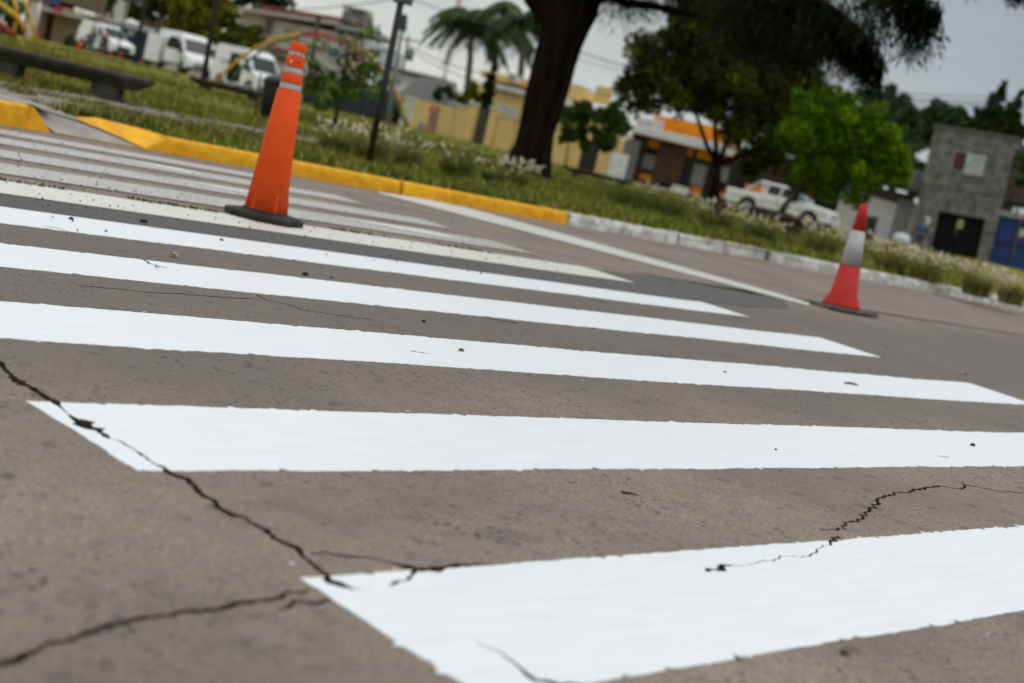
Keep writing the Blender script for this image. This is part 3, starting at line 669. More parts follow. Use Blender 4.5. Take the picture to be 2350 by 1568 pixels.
limb([(1330, -70), (1150, -170, 0), (900, -190, -1), (700, -120, 0)], .2, .03)
limb([(1350, -300), (1500, -420, 3), (1800, -420, 6)], .16, .03)
def spray(path, n, length, name='foliage'):
    """hanging needle sprays below a branch path [(px,py,dd,spread px)]"""
    pts_ = [TR(p[0], p[1], p[2]) for p in path]; sp = [p[3] for p in path]
    V = []; Fc = []; mi = []
    for _ in range(n):
        u = random.random()*(len(pts_)-1); k = min(int(u), len(pts_)-2); t_ = u-k; b = pts_[k].lerp(pts_[k+1], t_); s_ = (sp[k]*(1-t_) + sp[k+1]*t_)*TD/F
        b = b + Vector((random.gauss(0, s_*.5), random.gauss(0, s_*.5), random.gauss(0, s_*.25)))
        ln = length*random.uniform(.35, 1.0)*(.6 + .5*s_/1.2); d = Vector((random.gauss(.05, .22), random.gauss(0, .22), -1)).normalized(); m_ = max(3, int(ln/.10))
        for j in range(m_):                             # twig broken into small needle tufts
            p = b + d*ln*j/m_ + Vector((random.gauss(0, .015), random.gauss(0, .015), 0)); q = (d + Vector((random.gauss(0, .35), random.gauss(0, .35), 0))).normalized()*random.uniform(.10, .18)*(1 - .3*j/m_)
            s2 = q.orthogonal().normalized()*random.uniform(.018, .042)*(1.15 - .7*j/m_); i = len(V)
            V += [tuple(p - s2), tuple(p + q*.5 - s2*.9), tuple(p + q), tuple(p + q*.5 + s2*.9), tuple(p + s2)]; Fc.append((i, i+1, i+2, i+3, i+4)); mi.append(random.random() < .5)
    me = bpy.data.meshes.new(name); me.from_pydata(V, [], Fc)
    for m_ in LN: me.materials.append(m_)
    me.polygons.foreach_set('material_index', np.array(mi, dtype=np.int32)); me.update(); return link(name, me, None, bt, kind='stuff')
spray([(1370, -25, 0, 50), (1430, -10, 0, 55), (1500, 0, 0, 50)], 500, 1.1)
spray([(1480, -35, 0, 50), (1560, -30, 0, 50), (1650, -40, -1, 50)], 420, 1.0)
spray([(1700, -20, -3, 70), (1790, 20, -4, 110), (1870, 50, -5, 100)], 2100, 1.3)
spray([(1700, -40, -5, 70), (1800, -10, -7, 70), (1880, 25, -8, 60), (1950, 60, -9, 40), (2000, 120, -9, 16), (2015, 155, -9, 8)], 1700, 1.0)
spray([(1820, 70, -5, 40), (1900, 105, -8, 26), (1960, 130, -9, 18), (2010, 150, -9, 10)], 420, .55)
spray([(1990, -60, -11, 20), (2030, -40, -11, 36), (2075, -15, -12, 34), (2115, 5, -12, 26), (2135, 25, -12, 18)], 640, 1.25)
spray([(2225, -70, -10, 8), (2235, -40, -10, 8)], 26, .7); spray([(2330, -45, -10, 26), (2350, -30, -10, 16)], 110, .55)
spray([(1870, -40, -8, 30), (1960, -60, -10, 30)], 160, .5)
cs = []; rs = []
for k in range(70):
    a = random.uniform(0, 6.28); h_ = random.uniform(9, 21); rr = (21.5 - h_)*.42 + .5; cs.append(Vector((math.cos(a)*rr*random.uniform(.3, 1) + 2.5, math.sin(a)*rr*random.uniform(.3, 1) + 1, h_ - 3))); rs.append(random.uniform(.6, 1.3))
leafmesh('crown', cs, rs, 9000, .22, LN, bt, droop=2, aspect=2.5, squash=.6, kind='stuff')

tree('broadleaf_tree', 'broad dense dark green tree in front of the orange house', 'tree', (1636, 466), (1650, 372), 55, .22,
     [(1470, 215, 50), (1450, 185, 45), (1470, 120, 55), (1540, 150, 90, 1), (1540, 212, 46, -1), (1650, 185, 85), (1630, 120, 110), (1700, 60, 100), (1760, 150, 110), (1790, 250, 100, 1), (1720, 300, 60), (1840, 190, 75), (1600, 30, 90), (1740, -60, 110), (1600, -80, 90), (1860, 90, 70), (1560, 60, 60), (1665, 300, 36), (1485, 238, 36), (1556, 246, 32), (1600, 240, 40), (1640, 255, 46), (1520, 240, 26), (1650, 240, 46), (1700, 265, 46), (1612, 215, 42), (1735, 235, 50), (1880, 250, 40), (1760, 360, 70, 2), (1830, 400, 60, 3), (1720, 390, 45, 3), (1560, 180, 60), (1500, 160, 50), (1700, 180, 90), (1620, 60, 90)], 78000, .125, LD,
     limbs=[[(1650, 380), (1622, 335), (1600, 270), (1560, 180)], [(1650, 380), (1665, 330), (1700, 250), (1740, 150)], [(1652, 375), (1720, 350), (1800, 300)], [(1645, 372), (1640, 280), (1640, 120)]], bark=DBARK, trunk_mid=[(1642, 430)])
tree('broadleaf_tree', 'bright light green tree behind the white pickup', 'tree', (1785, 503), (1832, 430), 46, .11,
     [(1960, 330, 90), (1900, 290, 85), (1850, 280, 60), (2020, 360, 70), (2040, 400, 45), (1910, 380, 80), (1980, 410, 60), (1870, 350, 60), (1990, 280, 60), (1935, 250, 50), (1860, 235, 40), (2060, 370, 35), (1965, 445, 35), (1840, 395, 35), (1900, 230, 34), (1820, 330, 45), (1830, 290, 40), (1900, 440, 30), (2065, 415, 36), (2080, 385, 26)], 46000, .085, LB,
     limbs=[[(1832, 432), (1880, 405), (1930, 360), (1980, 320)], [(1832, 432), (1850, 380), (1880, 300)], [(1860, 415), (1930, 420), (1990, 400)]], bark=BARK, trunk_mid=[(1800, 475), (1818, 450)])
tree('broadleaf_tree', 'small round green tree in front of the yellow wall right of the big trunk', 'tree', (1330, 407), (1345, 320), 42, .05,
     [(1310, 265, 34), (1350, 258, 38), (1395, 262, 40), (1425, 278, 30), (1330, 295, 34), (1375, 310, 38), (1340, 330, 24), (1300, 300, 20), (1390, 335, 24), (1430, 300, 20), (1290, 320, 16), (1410, 250, 26)], 9000, .085, LG, limbs=[[(1342, 340), (1380, 300), (1410, 275)], [(1344, 335), (1325, 290), (1315, 262)]])
tree('young_tree', 'thin bare stake-like young trunk beside the small round tree', 'tree', (1297, 388), (1308, 300), 50, .03, [(1305, 300, 14)], 300, .08, LG)
# sapling with compound leaves in front of the white house
so_ = R(768, 293, 28); sap = thing('sapling', 'thin young tree with loose drooping leaves between the tall cone and the lamp post', 'tree', so_)
def SR(x, y, dd=0): return R(x, y, 28 + dd) - so_
MB().tube([Vector((0, 0, -.2)), SR(780, 210), SR(792, 150), SR(802, 90)], [.045, .035, .028, .015], 8).build('trunk', BARK, sap, smooth=True)
twigs = [[(785, 185), (740, 150), (706, 118), (702, 135)], [(790, 160), (760, 110), (735, 88), (722, 100)], [(795, 130), (825, 90), (852, 66), (884, 84)], [(792, 150), (830, 118), (858, 112), (880, 118)], [(790, 180), (830, 168), (860, 165), (893, 190)], [(786, 200), (745, 185), (716, 178), (700, 200)], [(783, 210), (820, 195), (850, 200), (872, 222)], [(798, 110), (790, 85), (775, 78)], [(790, 175), (770, 195), (745, 215), (735, 250)], [(800, 100), (835, 72), (850, 58), (862, 62)], [(786, 195), (760, 175), (728, 160)], [(796, 125), (815, 120), (840, 145)], [(790, 165), (850, 150), (880, 170), (900, 185)], [(788, 190), (800, 215), (835, 218)]]
lv = MB()
for tw in twigs:
    q = [SR(x, y, random.uniform(-.5, .5)) for x, y in tw]; MB().tube(q, [.014 - .003*k for k in range(len(q))], 5).build('twig', BARK, sap, smooth=True)
    for k in range(len(q) - 1):
        for j in range(13):
            p = q[k].lerp(q[k+1], random.random()); 
            if k == 0 and random.random() < .35: continue
            p = p + Vector((random.gauss(0, .05), random.gauss(0, .05), random.gauss(0, .04)))
            a = random.uniform(0, 6.28); d = Vector((math.cos(a)*.6, math.sin(a)*.6, random.uniform(-1.0, .15))).normalized(); s = d.cross(Vector((random.gauss(0, 1), random.gauss(0, 1), random.gauss(0, 1)))).normalized(); l_ = random.uniform(.11, .20); i = len(lv.v)
            s = s*l_*.2; lv.v += [tuple(p), tuple(p + d*l_*.4 + s), tuple(p + d*l_ + Vector((0, 0, -.02))), tuple(p + d*l_*.4 - s)]; lv.f.append((i, i+1, i+2, i+3))
lv.build('crown', leafm('leaf_sapling', (.15, .21, .04), .35), sap, kind='stuff')
leafmesh('lower_crown', [SR(x, y) for x, y in ((720, 190), (750, 185), (785, 175), (820, 178), (850, 175), (760, 215), (735, 240), (715, 165))], [.30, .32, .32, .36, .34, .25, .22, .25], 240, .10, [MAT['leaf_sapling'], LG[0]], sap, droop=1, aspect=2.2, kind='stuff')

tree('leafy_tree', 'olive yellow tree behind the middle white van, left crown', 'tree', (455, 150), (455, 60), 92, .15, [(400, 55, 32), (430, 25, 45), (470, 40, 45), (500, 20, 40), (440, 80, 32), (390, 90, 20), (480, 75, 35), (520, 30, 30), (420, -20, 40), (480, -30, 45)], 12000, .22, LO)
tree('leafy_tree', 'rounder olive green tree right of the dark post, above the third van', 'tree', (550, 200), (545, 120), 90, .15, [(560, 90, 38), (520, 100, 34), (585, 80, 26), (540, 70, 28), (500, 125, 20), (570, 115, 24)], 10000, .22, [LO[1], LG[0], LO[0]])
tree('leafy_tree', 'green tree seen left of the thick dark post above the blue gate', 'tree', (345, 120), (345, 40), 112, .15, [(300, 20, 26), (335, 25, 26), (380, 22, 26), (350, 5, 28), (270, 5, 22)], 6000, .26, [LO[1], LG[1]])
tree('conifer_tree', 'dark flat-branched conifer behind the white two storey house', 'tree', (575, 180), (585, -60), 125, .25, [(560, -10, 40), (620, 0, 40), (590, 30, 22), (530, 20, 30), (650, 5, 16), (670, 10, 9), (600, -60, 60), (520, 50, 22), (560, 45, 18)], 8000, .3, [LF[1], LN[0]], squash=.5)
tree('leafy_tree', 'dark drooping tree above the grey wall at the top left', 'tree', (250, 90), (262, 0), 104, .12, [(255, 0, 22), (245, 20, 12), (270, -25, 30), (225, -30, 20)], 2500, .25, LF)
tree('hedge', 'dark hedge tree behind the yellow playground frame', 'hedge', (20, 95), (20, 20), 62, .1, [(10, 20, 38), (-30, 40, 40), (40, 60, 24), (10, 75, 20), (50, 20, 16)], 5000, .14, LF)
tree('bush', 'round dark bush left of the small van', 'bush', (166, 108), (166, 95), 84, .05, [(165, 96, 17), (155, 100, 10), (176, 100, 9)], 1400, .12, LF)
# palms
def palm(label, base, crown, D, r, seed):
    random.seed(seed); o = R(*base, D); t = thing('palm_tree', label, 'palm tree', o, 'tall feathery palms behind the yellow house'); c = R(*crown, D) - o
    MB().tube([Vector((0, 0, -1)), c*.5, c], [.28, .24, .20], 10).build('trunk', mat('palm_trunk', (.16, .14, .12), .9), t, smooth=True)
    for k in range(24):
        a = 2.399*k; el = random.uniform(-.1, 1.25); Ln = r*random.uniform(.85, 1.2); ax = [c]
        for j in range(1, 8):
            u = j/7; ax.append(c + Vector((math.cos(a)*Ln*u*math.cos(el*.55), math.sin(a)*Ln*u*math.cos(el*.55), Ln*(u*math.sin(el) - .95*u**2.1))))
        mb = MB(); mb.tube(ax, [.04]*4 + [.03]*4, 4)
        for j in range(1, 8):
            for i_ in range(5):
                p = ax[j-1].lerp(ax[j], i_/5); s = Vector((-math.sin(a), math.cos(a), 0))
                for sg in (1, -1):
                    l_ = r*.42*(1 - .35*j/7); d = (s*sg*.6 + Vector((0, 0, -1))*random.uniform(.5, 1.2) + Vector((math.cos(a), math.sin(a), 0))*.3).normalized()*l_; w2_ = Vector((math.cos(a), math.sin(a), 0))*.09; i = len(mb.v)
                    mb.v += [tuple(p - w2_), tuple(p + w2_), tuple(p + d)]; mb.f.append((i, i+1, i+2))
        mb.build('frond', LF[k % 2], t)
palm('left tall palm with its crown near the red and white mast', (1072, 236), (1085, 50), 108, 3.1, 3)
palm('middle palm with a lower crown touching the dark conifer', (1120, 246), (1145, 62), 112, 3.5, 5)
palm('right palm crown half hidden by the big dark trunk', (1190, 262), (1203, 40), 104, 3.3, 9)
random.seed(11)
tree('bush', 'round green bush above the yellow garden wall', 'bush', (1020, 262), (1022, 225), 74, .06, [(1012, 215, 17), (1035, 218, 18), (1000, 220, 12), (1050, 225, 12)], 2200, .12, LG)
tree('bush', 'rounded olive yellow bush behind the wall beside the dark cypress', 'bush', (1078, 262), (1080, 220), 75, .06, [(1080, 212, 20), (1068, 225, 16), (1095, 225, 15), (1085, 195, 14)], 2200, .12, LO)
tree('conifer_tree', 'narrow dark cypress beside the gate in the yellow wall', 'tree', (1120, 285), (1128, 190), 73, .06, [(1128, 175, 13), (1126, 195, 17), (1122, 220, 19), (1118, 240, 18), (1135, 160, 9)], 3000, .12, LN)
tree('leafy_tree', 'soft grey green tree left of the concrete building', 'tree', (2050, 520), (2045, 300), 96, .2, [(2020, 245, 38), (1995, 270, 32), (2050, 270, 40), (2030, 310, 45), (2075, 340, 35), (1990, 225, 22), (2042, 205, 14), (2075, 230, 16), (2060, 400, 40)], 14000, .26, LF, droop=1, aspect=2.4)
tree('leafy_tree', 'wide dark green tree behind the flat roof of the concrete building', 'tree', (2180, 560), (2170, 300), 100, .2, [(2120, 270, 38), (2160, 255, 35), (2200, 270, 36), (2230, 290, 34), (2100, 310, 40), (2150, 300, 42), (2090, 400, 40), (2260, 300, 25)], 14000, .26, [LG[1], LF[0], LF[1]])
tree('conifer_tree', 'dark spiky cypress with forked tips behind the concrete building', 'tree', (2290, 620), (2300, 300), 88, .2, [(2290, 290, 34), (2275, 255, 26), (2320, 280, 28), (2330, 310, 24), (2290, 225, 16), (2300, 205, 10), (2306, 192, 6), (2335, 240, 12), (2343, 215, 7), (2252, 270, 14), (2240, 256, 8), (2320, 250, 16), (2275, 320, 30)], 12000, .18, LN[:1] + LD[:1], droop=-1.5, aspect=3)
tree('bush', 'green creeper on the dark brick wall at the right edge', 'bush', (2335, 488), (2338, 430), 64.5, .04, [(2340, 420, 16), (2344, 360, 12), (2350, 390, 12)], 900, .16, LG)

# ================================================================== STREET FURNITURE
BC = mat('dark_bench_concrete', (.070, .062, .046), .9, .3, 5, col2=(.035, .032, .024), bump=.5, bscale=30)
LEGC = mat('bench_leg_concrete', (.062, .058, .044), .9, .2, 5, bump=.4, bscale=30)
def bench(key, xl, xr, top, legs, label, th=.11, depth=.48, xdir=None):
    o = R(*BASE[key][:2], BASE[key][2]); mw = frame(o, xdir or RIGHT); t = thing('concrete_bench', label, 'bench', mw, 'long concrete slab benches on the lawn')
    x0 = pix(mw, *xl)[0]; x1 = pix(mw, *xr)[0]; zt = pix(mw, *top)[1]
    mb = MB(); e_ = .16
    mb.hull([(x0+e_, .10, zt-th*1.6), (x1-e_, .10, zt-th*1.6), (x1-e_, depth-.1, zt-th*1.6), (x0+e_, depth-.1, zt-th*1.6)], [(x0, 0, zt-th*.55), (x1, 0, zt-th*.55), (x1, depth, zt-th*.55), (x0, depth, zt-th*.55)])
    mb.box(x0, x1, 0, depth, zt-th*.55+.0005, zt)
    mb.build('seat', BC, t, bevel=.012)
    for px, py, wpx in legs:
        lx = pix(mw, px, py)[0]; w_ = wpx*BASE[key][2]/F
        MB().box(lx-w_/2, lx+w_/2, .10, depth-.10, -.12, zt-th*1.6+.001).build('leg', LEGC, t, bevel=.01)
bench('bench1', (-75, 95), (330, 178), (150, 140), [(230, 213, 62), (2, 168, 56), (-70, 150, 50)], 'largest concrete bench at the left, nearest the ramp', th=.105)
bench('bench2', (435, 178), (603, 214), (520, 194), [(466, 200, 24), (578, 225, 24)], 'concrete bench in front of the third white van', th=.10)
bench('bench3', (1291, 380), (1452, 415), (1380, 400), [(1318, 400, 12), (1430, 425, 14)], 'thin dark bench right of the big trunk, before the black gate', th=.07)
bench('bench4', (1620, 452), (1893, 522), (1760, 485), [(1650, 480, 14), (1820, 525, 40)], 'long dark low bench in front of the white pickup', th=.10)

BLK = mat('black_metal', (.012, .012, .013), .45, .1, 8, spec=.5); GRYP = mat('grey_painted_steel', (.20, .22, .20), .6, .1, 6)
# litter bin
mw, h_ = upframe((592, 276), (606, 172), 26); s_ = 26/F
t = thing('litter_bin', 'black barrel litter bin on a post left of the tall cone', 'litter bin', mw)
MB().tube([(-.06, 0, -.1), (-.06, 0, h_)], .022, 8).build('post', BLK, t, smooth=True)
MB().lathe([(.19, .08), (.235, .12), (.245, h_*.8), (.23, h_*.84)], 24, (.25, 0, 0)).build('body', mat('black_plastic', (.009, .010, .010), .5, .2, 5), t, smooth=True)
MB().lathe([(.26, h_*.84+.001), (.25, h_*.92), (.18, h_*1.0), (.02, h_*1.04)], 24, (.25, 0, 0)).build('lid', mat('dark_green_lid', (.02, .028, .026), .4, .1, 5), t, smooth=True)
MB().box(.33, .43, -.262, -.20, h_*.40, h_*.47).build('label_plate', mat('white_plastic', (.75, .76, .78), .4), t, bevel=.008)
# lamp post with grey box
mw, h_ = upframe((845, 380), (922, -6), 16.2)
t = thing('lamp_post', 'black lamp post beside the yellow kerb with a grey box high on it', 'lamp post', mw)
MB().tube([(0, 0, -.1), (0, 0, h_*.5), (0, 0, 3.9)], [.043, .040, .034], 16).build('pole', BLK, t, smooth=True)
MB().lathe([(.09, -.02), (.09, .015), (.05, .03)], 16).build('base_flange', BLK, t, smooth=True)
MB().box(-.085, .125, -.07, .09, h_*.965, h_*.965+.30).build('junction_box', mat('grey_box', (.10, .11, .11), .6), t, bevel=.01)
MB().lathe([(.02, 3.88), (.16, 3.93), (.20, 4.15), (.10, 4.35), (.01, 4.38)], 16).build('lantern', mat('lantern_glass', (.5, .5, .48), .3), t, smooth=True)
mw, h_ = upframe((888, 292), (927, 40), 52)
t = thing('lamp_post', 'pale grey street light pole standing just behind the black lamp post', 'street light', mw)
MB().tube([(0, 0, -.3), (0, 0, h_)], [.10, .06], 12).build('pole', GRYP, t, smooth=True)
MB().hull([(-.18, -.12, h_-.45), (.16, -.12, h_-.5), (.16, .12, h_-.5), (-.18, .12, h_-.45)], [(-.10, -.08, h_+.12), (.12, -.08, h_+.10), (.12, .08, h_+.10), (-.10, .08, h_+.12)]).build('lamp_head', mat('dark_lamp_head', (.05, .055, .065), .5), t, bevel=.03)
for b_, tp, D, r, nm, lb in (((308, 154), (334, -8), 46, .065, 'metal_post', 'slim dark post in front of the blue gate'), ((466, 188), (499, -8), 42, .085, 'metal_post', 'thickest dark post, in front of the middle white van'),
        ((206, 119), (225, 8), 84, .035, 'metal_post', 'thin pole in front of the small white van'), ((268, 128), (294, -8), 88, .05, 'metal_post', 'thin pole in front of the left end of the blue gate')):
    mw, h_ = upframe(b_, tp, D); t = thing(nm, lb, 'post', mw); MB().tube([(0, 0, -.2), (0, 0, h_), (0, 0, h_*1.9)], [r, r*.85, r*.7], 10).build('pole', mat('dark_post', (.035, .032, .032), .7), t, smooth=True)
    MB().lathe([(r*2.2, -.03), (r*2.2, .03), (r*1.2, .06)], 10).build('base_plate', MAT['dark_post'], t)
# thin pipes behind sapling + utility poles and masts
mw, h_ = upframe((705, 215), (730, 44), 70); t = thing('utility_pole', 'dark wooden pole rising behind the tip of the tall cone', 'utility pole', mw)
MB().tube([(0, 0, -.3), (0, 0, h_)], [.11, .09], 10).build('pole', BARK, t, smooth=True); MB().lathe([(.14, h_), (.14, h_+.12), (.02, h_+.2)], 10).build('cap', BLK, t)
mw, h_ = upframe((915, 215), (938, 82), 118); t = thing('utility_pole', 'distant grey utility pole with a transformer right of the lamp post', 'utility pole', mw)
MB().tube([(0, 0, -6), (0, 0, h_)], [.16, .11], 8).build('pole', GRYP, t, smooth=True); MB().lathe([(.02, h_-2.0), (.30, h_-1.95), (.30, h_-1.0), (.02, h_-.95)], 12, (.38, 0, 0)).build('transformer', GRYP, t, smooth=True); MB().box(-.9, .9, -.06, .06, h_-.4, h_-.28).build('crossarm', BARK, t)
RED = mat('red_paint', (.42, .045, .03), .5, .15, 5); WHT = mat('white_metal_paint', (.62, .62, .60), .6, .1, 5)
def mast(label, b_, tp, D, seg):
    mw, h_ = upframe(b_, tp, D); t = thing('antenna_mast', label, 'antenna mast', mw)
    for k in range(seg):
        z0 = h_*k/seg; z1 = h_*(k+1)/seg; mb = MB(); a = .22
        for x, y in ((-a, -a), (a, -a), (0, a)): mb.tube([(x, y, z0), (x, y, z1)], .055, 4)
        n = 3
        for j in range(n):
            za = z0 + (z1-z0)*j/n; zb = z0 + (z1-z0)*(j+1)/n; mb.tube([(-a, -a, za), (a, -a, zb)], .04, 4); mb.tube([(a, -a, za), (0, a, zb)], .04, 4); mb.tube([(0, a, za), (-a, -a, zb)], .04, 4)
        mb.build('mast_section', RED if k % 2 == 0 else WHT, t, label='red lattice section' if k % 2 == 0 else 'white lattice section')
mast('tall red and white lattice mast left of the palms', (1014, 205), (1057, -15), 180, 7)
mast('thin pale lattice mast above the bright green tree', (1918, 225), (1932, 130), 260, 4)
# overhead wires
def wire(p0, p1, D0, D1, sag, r, label):
    a = R(*p0, D0); b_ = R(*p1, D1); pts_ = [a.lerp(b_, k/12) - Vector((0, 0, sag*4*(k/12)*(1 - k/12))) for k in range(13)]
    tag(MB().tube(pts_, r, 5).build('power_line', mat('wire_black', (.03, .03, .035), .7)), label, 'power line', 'overhead wires strung across the sky')
wire((600, 22), (905, -2), 70, 60, .15, .022, 'wire running from above the white house to the lamp post top')
wire((940, -4), (1150, 62), 60, 80, .1, .022, 'wire running right from the lamp post towards the palms')
wire((932, 100), (1150, 172), 112, 120, .5, .035, 'upper of two wires sagging from the distant transformer pole')
wire((932, 110), (1150, 196), 112, 120, .5, .03, 'lower of two wires sagging from the distant transformer pole')
wire((1300, 108), (1470, 158), 80, 80, .1, .03, 'highest wire between the big trunk and the broad dark tree')
wire((1300, 128), (1470, 168), 82, 82, .1, .018, 'thin wire below the highest one right of the big trunk')
wire((1290, 182), (1470, 240), 84, 84, .1, .02, 'lowest wire above the yellow house right of the big trunk')
wire((1900, 200), (2420, 222), 84, 80, .2, .02, 'highest of the wires above the concrete building')
wire((1900, 211), (2420, 233), 84, 80, .2, .028, 'second wire from the top above the concrete building')
wire((1900, 217), (2420, 242), 84, 80, .2, .028, 'third wire from the top above the concrete building')
wire((1900, 228), (2420, 250), 84, 80, .2, .02, 'lowest of the wires above the concrete building')

# playground
YP = mat('yellow_tube_paint', (.55, .33, .02), .5, .15, 5); GP = mat('green_tube_paint', (.05, .16, .06), .5, .15, 5); RP = mat('red_tube_paint', (.32, .035, .03), .5, .15, 5); PGP = mat('pale_green_tube', (.42, .50, .34), .6)
o = R(690, 235, 58); t = thing('climbing_arch', 'big yellow, red and green tubular climbing arch behind the tall cone', 'climbing frame', o)
def tb_(name, pts, m, r=.05): MB().tube([R(x, y, 58 + (p[0] if p else 0)) - o for x, y, *p in pts], r, 8).build(name, m, t, smooth=True)
tb_('yellow_tube', [(488, 192), (515, 166), (560, 127), (600, 103), (645, 85), (690, 78)], YP, .065); tb_('green_tube', [(528, 192, 1.2), (545, 165, 1.2), (580, 131, 1.2), (625, 101, 1.2), (690, 80, 1.2)], GP, .055)
tb_('red_tube', [(688, 78), (720, 76), (755, 82), (800, 95), (835, 112)], RP, .06); tb_('red_tube', [(700, 80, 1.2), (740, 86, 1.2), (790, 100, 1.2), (830, 118, 1.2)], RP, .05)
tb_('yellow_tube', [(835, 112), (870, 150), (895, 180), (915, 222), (930, 262), (939, 292)], YP, .055); tb_('green_tube', [(830, 118, 1.2), (868, 155, 1.2), (890, 188, 1.2), (910, 235, 1.2), (932, 290, 1.2)], GP, .06)
tb_('red_post', [(668, 170), (677, 122), (682, 80)], RP, .07); tb_('red_post', [(824, 165), (831, 140), (835, 112)], RP, .05); tb_('red_rail', [(615, 102), (640, 110), (668, 120)], RP, .04)
for a in ((560, 127, 570, 137), (625, 95, 632, 100), (740, 79, 745, 86), (868, 148, 872, 156), (900, 192, 896, 200)): tb_('rung', [(a[0], a[1]), (a[2], a[3], 1.2)], YP, .03)
o = R(50, 100, 46); t = thing('playground_slide', 'yellow, red and green tube swing and slide frame at the top left', 'playground equipment', o)
def tb2(name, pts, m, r=.05, D=46): MB().tube([R(x, y, D) - o for x, y in pts], r, 8).build(name, m, t, smooth=True)
tb2('yellow_tube', [(-20, -5), (0, 9), (36, 36), (52, 55), (58, 72)], YP, .09); tb2('yellow_tube', [(30, -5), (38, 20), (42, 40)], YP, .06, 46.5); tb2('yellow_tube', [(37, 50), (34, 66), (28, 92)], YP, .05)
tb2('yellow_leg', [(53, -5), (66, 28), (75, 60), (80, 106)], YP, .06, 45.5); tb2('yellow_leg', [(44, 84), (45, 100)], YP, .07)
tb2('green_tube', [(16, -5), (12, 25), (8, 50)], GP, .05, 47); tb2('green_tube', [(34, 4), (52, 20), (60, 40)], GP, .03, 47); tb2('red_slide_rail', [(-15, 44), (5, 58), (20, 72), (37, 80)], RP, .09); tb2('red_slide_rail', [(-15, 52), (5, 65), (20, 77), (36, 84)], RP, .05, 46.6)
tag(MB().tube([R(82, 76, 47), R(92, 6, 47)], .05, 8).build('metal_post', WHT, smooth=True), 'thin white pole beside the yellow playground leg', 'post')

# ================================================================== TRAFFIC CONES
RUB = mat('black_rubber', (.022, .021, .020), .75, .25, 12, bump=.3, bscale=60)
def m_cone(name, c, dirt):
    m = mat(name, c, .55, .05, 8, col2=tuple(v*.88 for v in c), spec=.15); n = m.node_tree.nodes; l = m.node_tree.links; b = n['Principled BSDF']; src = b.inputs['Base Color'].links[0].from_socket
    t_ = n.new('ShaderNodeTexCoord'); z = n.new('ShaderNodeTexNoise'); z.inputs['Scale'].default_value = 16; z.inputs['Detail'].default_value = 8; z.inputs['Roughness'].default_value = .75
    mp_ = n.new('ShaderNodeMapping'); mp_.inputs['Scale'].default_value = (1.6, 1.6, .35); l.new(t_.outputs['Object'], mp_.inputs[0]); l.new(mp_.outputs[0], z.inputs[0])
    r = n.new('ShaderNodeMapRange'); r.inputs[1].default_value = .60; r.inputs[2].default_value = .78; r.inputs[4].default_value = .75; l.new(z.outputs[0], r.inputs[0])
    x = n.new('ShaderNodeMixRGB'); l.new(r.outputs[0], x.inputs[0]); l.new(src, x.inputs[1]); x.inputs[2].default_value = (*dirt, 1); l.new(x.outputs[0], b.inputs['Base Color']); return m
ORG = m_cone('orange_cone_plastic', (.74, .078, .008), (.30, .06, .02)); REDC = m_cone('red_cone_plastic', (.47, .030, .028), (.52, .16, .13))
REFL = mat('grey_reflective_tape', (.43, .42, .40), .45, .15, 14, col2=(.36, .36, .34), spec=.5); REFW = mat('white_reflective_sleeve', (.42, .40, .41), .5, .06, 10)
zup = Vector((0, 0, 1)) + FWD*.0 - RIGHT*.014
o = P(604, 506); o.z = .0075; HC = 1.045
mw = frame(o, Vector((.93, -.37, 0)), zup)
t = thing('traffic_cone', 'tall slim orange cone with three grey reflective bands on a black rubber base', 'traffic cone', mw)
# base: irregular octagonal rubber foot
q = []
for k in range(8):
    a = math.pi/8 + k*math.pi/4; r_ = .238 ; q.append((r_*math.cos(a), r_*math.sin(a)))
mb = MB(); mb.rings([[(x, y, 0) for x, y in q], [(x, y, .028) for x, y in q], [(x*.97, y*.97, .036) for x, y in q], [(x*.62, y*.62, .048) for x, y in q]]); mb.build('base', RUB, t, bevel=.004)
MB().lathe([(.135, .040), (.137, .052), (.130, .058), (.10, .058)], 32).build('base_collar', RUB, t, smooth=True)
def cr_at(z): return .118 + (.046 - .118)*(z - .055)/(HC - .055)
def seg(z0, z1, extra0=.0, extra1=.0): return [(cr_at(z0) + extra0, z0), (cr_at(z1) + extra1, z1)]
zb = [.055, .735, .775, .868, .903, .975, 1.0, HC]
zz = lambda f_: .055 + (HC - .055)*f_
# steps measured on the photo: main skirt, band, ring, band, ring, band, tip
lv_ = [(0, .700, 'o'), (.700, .742, 'r'), (.742, .832, 'o'), (.832, .866, 'r'), (.866, .943-.01, 'o'), (.933, .955, 'r')]
parts_ = [('skirt', 0, .755, ORG), ('band', .755, .790, REFL), ('ring', .790, .862, ORG), ('band', .862, .893, REFL), ('ring', .893, .953-.004, ORG)]
rr = lambda f_, k: (.120*(1-f_) + .046*f_)*k
pieces = [('skirt', .0, .722, 1.0, ORG), ('band', .722, .765, .94, REFL), ('ring', .765, .850, .985, ORG), ('band', .850, .884, .90, REFL), ('ring', .884, .925+.012, .97, ORG), ('band', .937, .955, .86, REFL), ('tip', .955, 1.0, .92, ORG)]
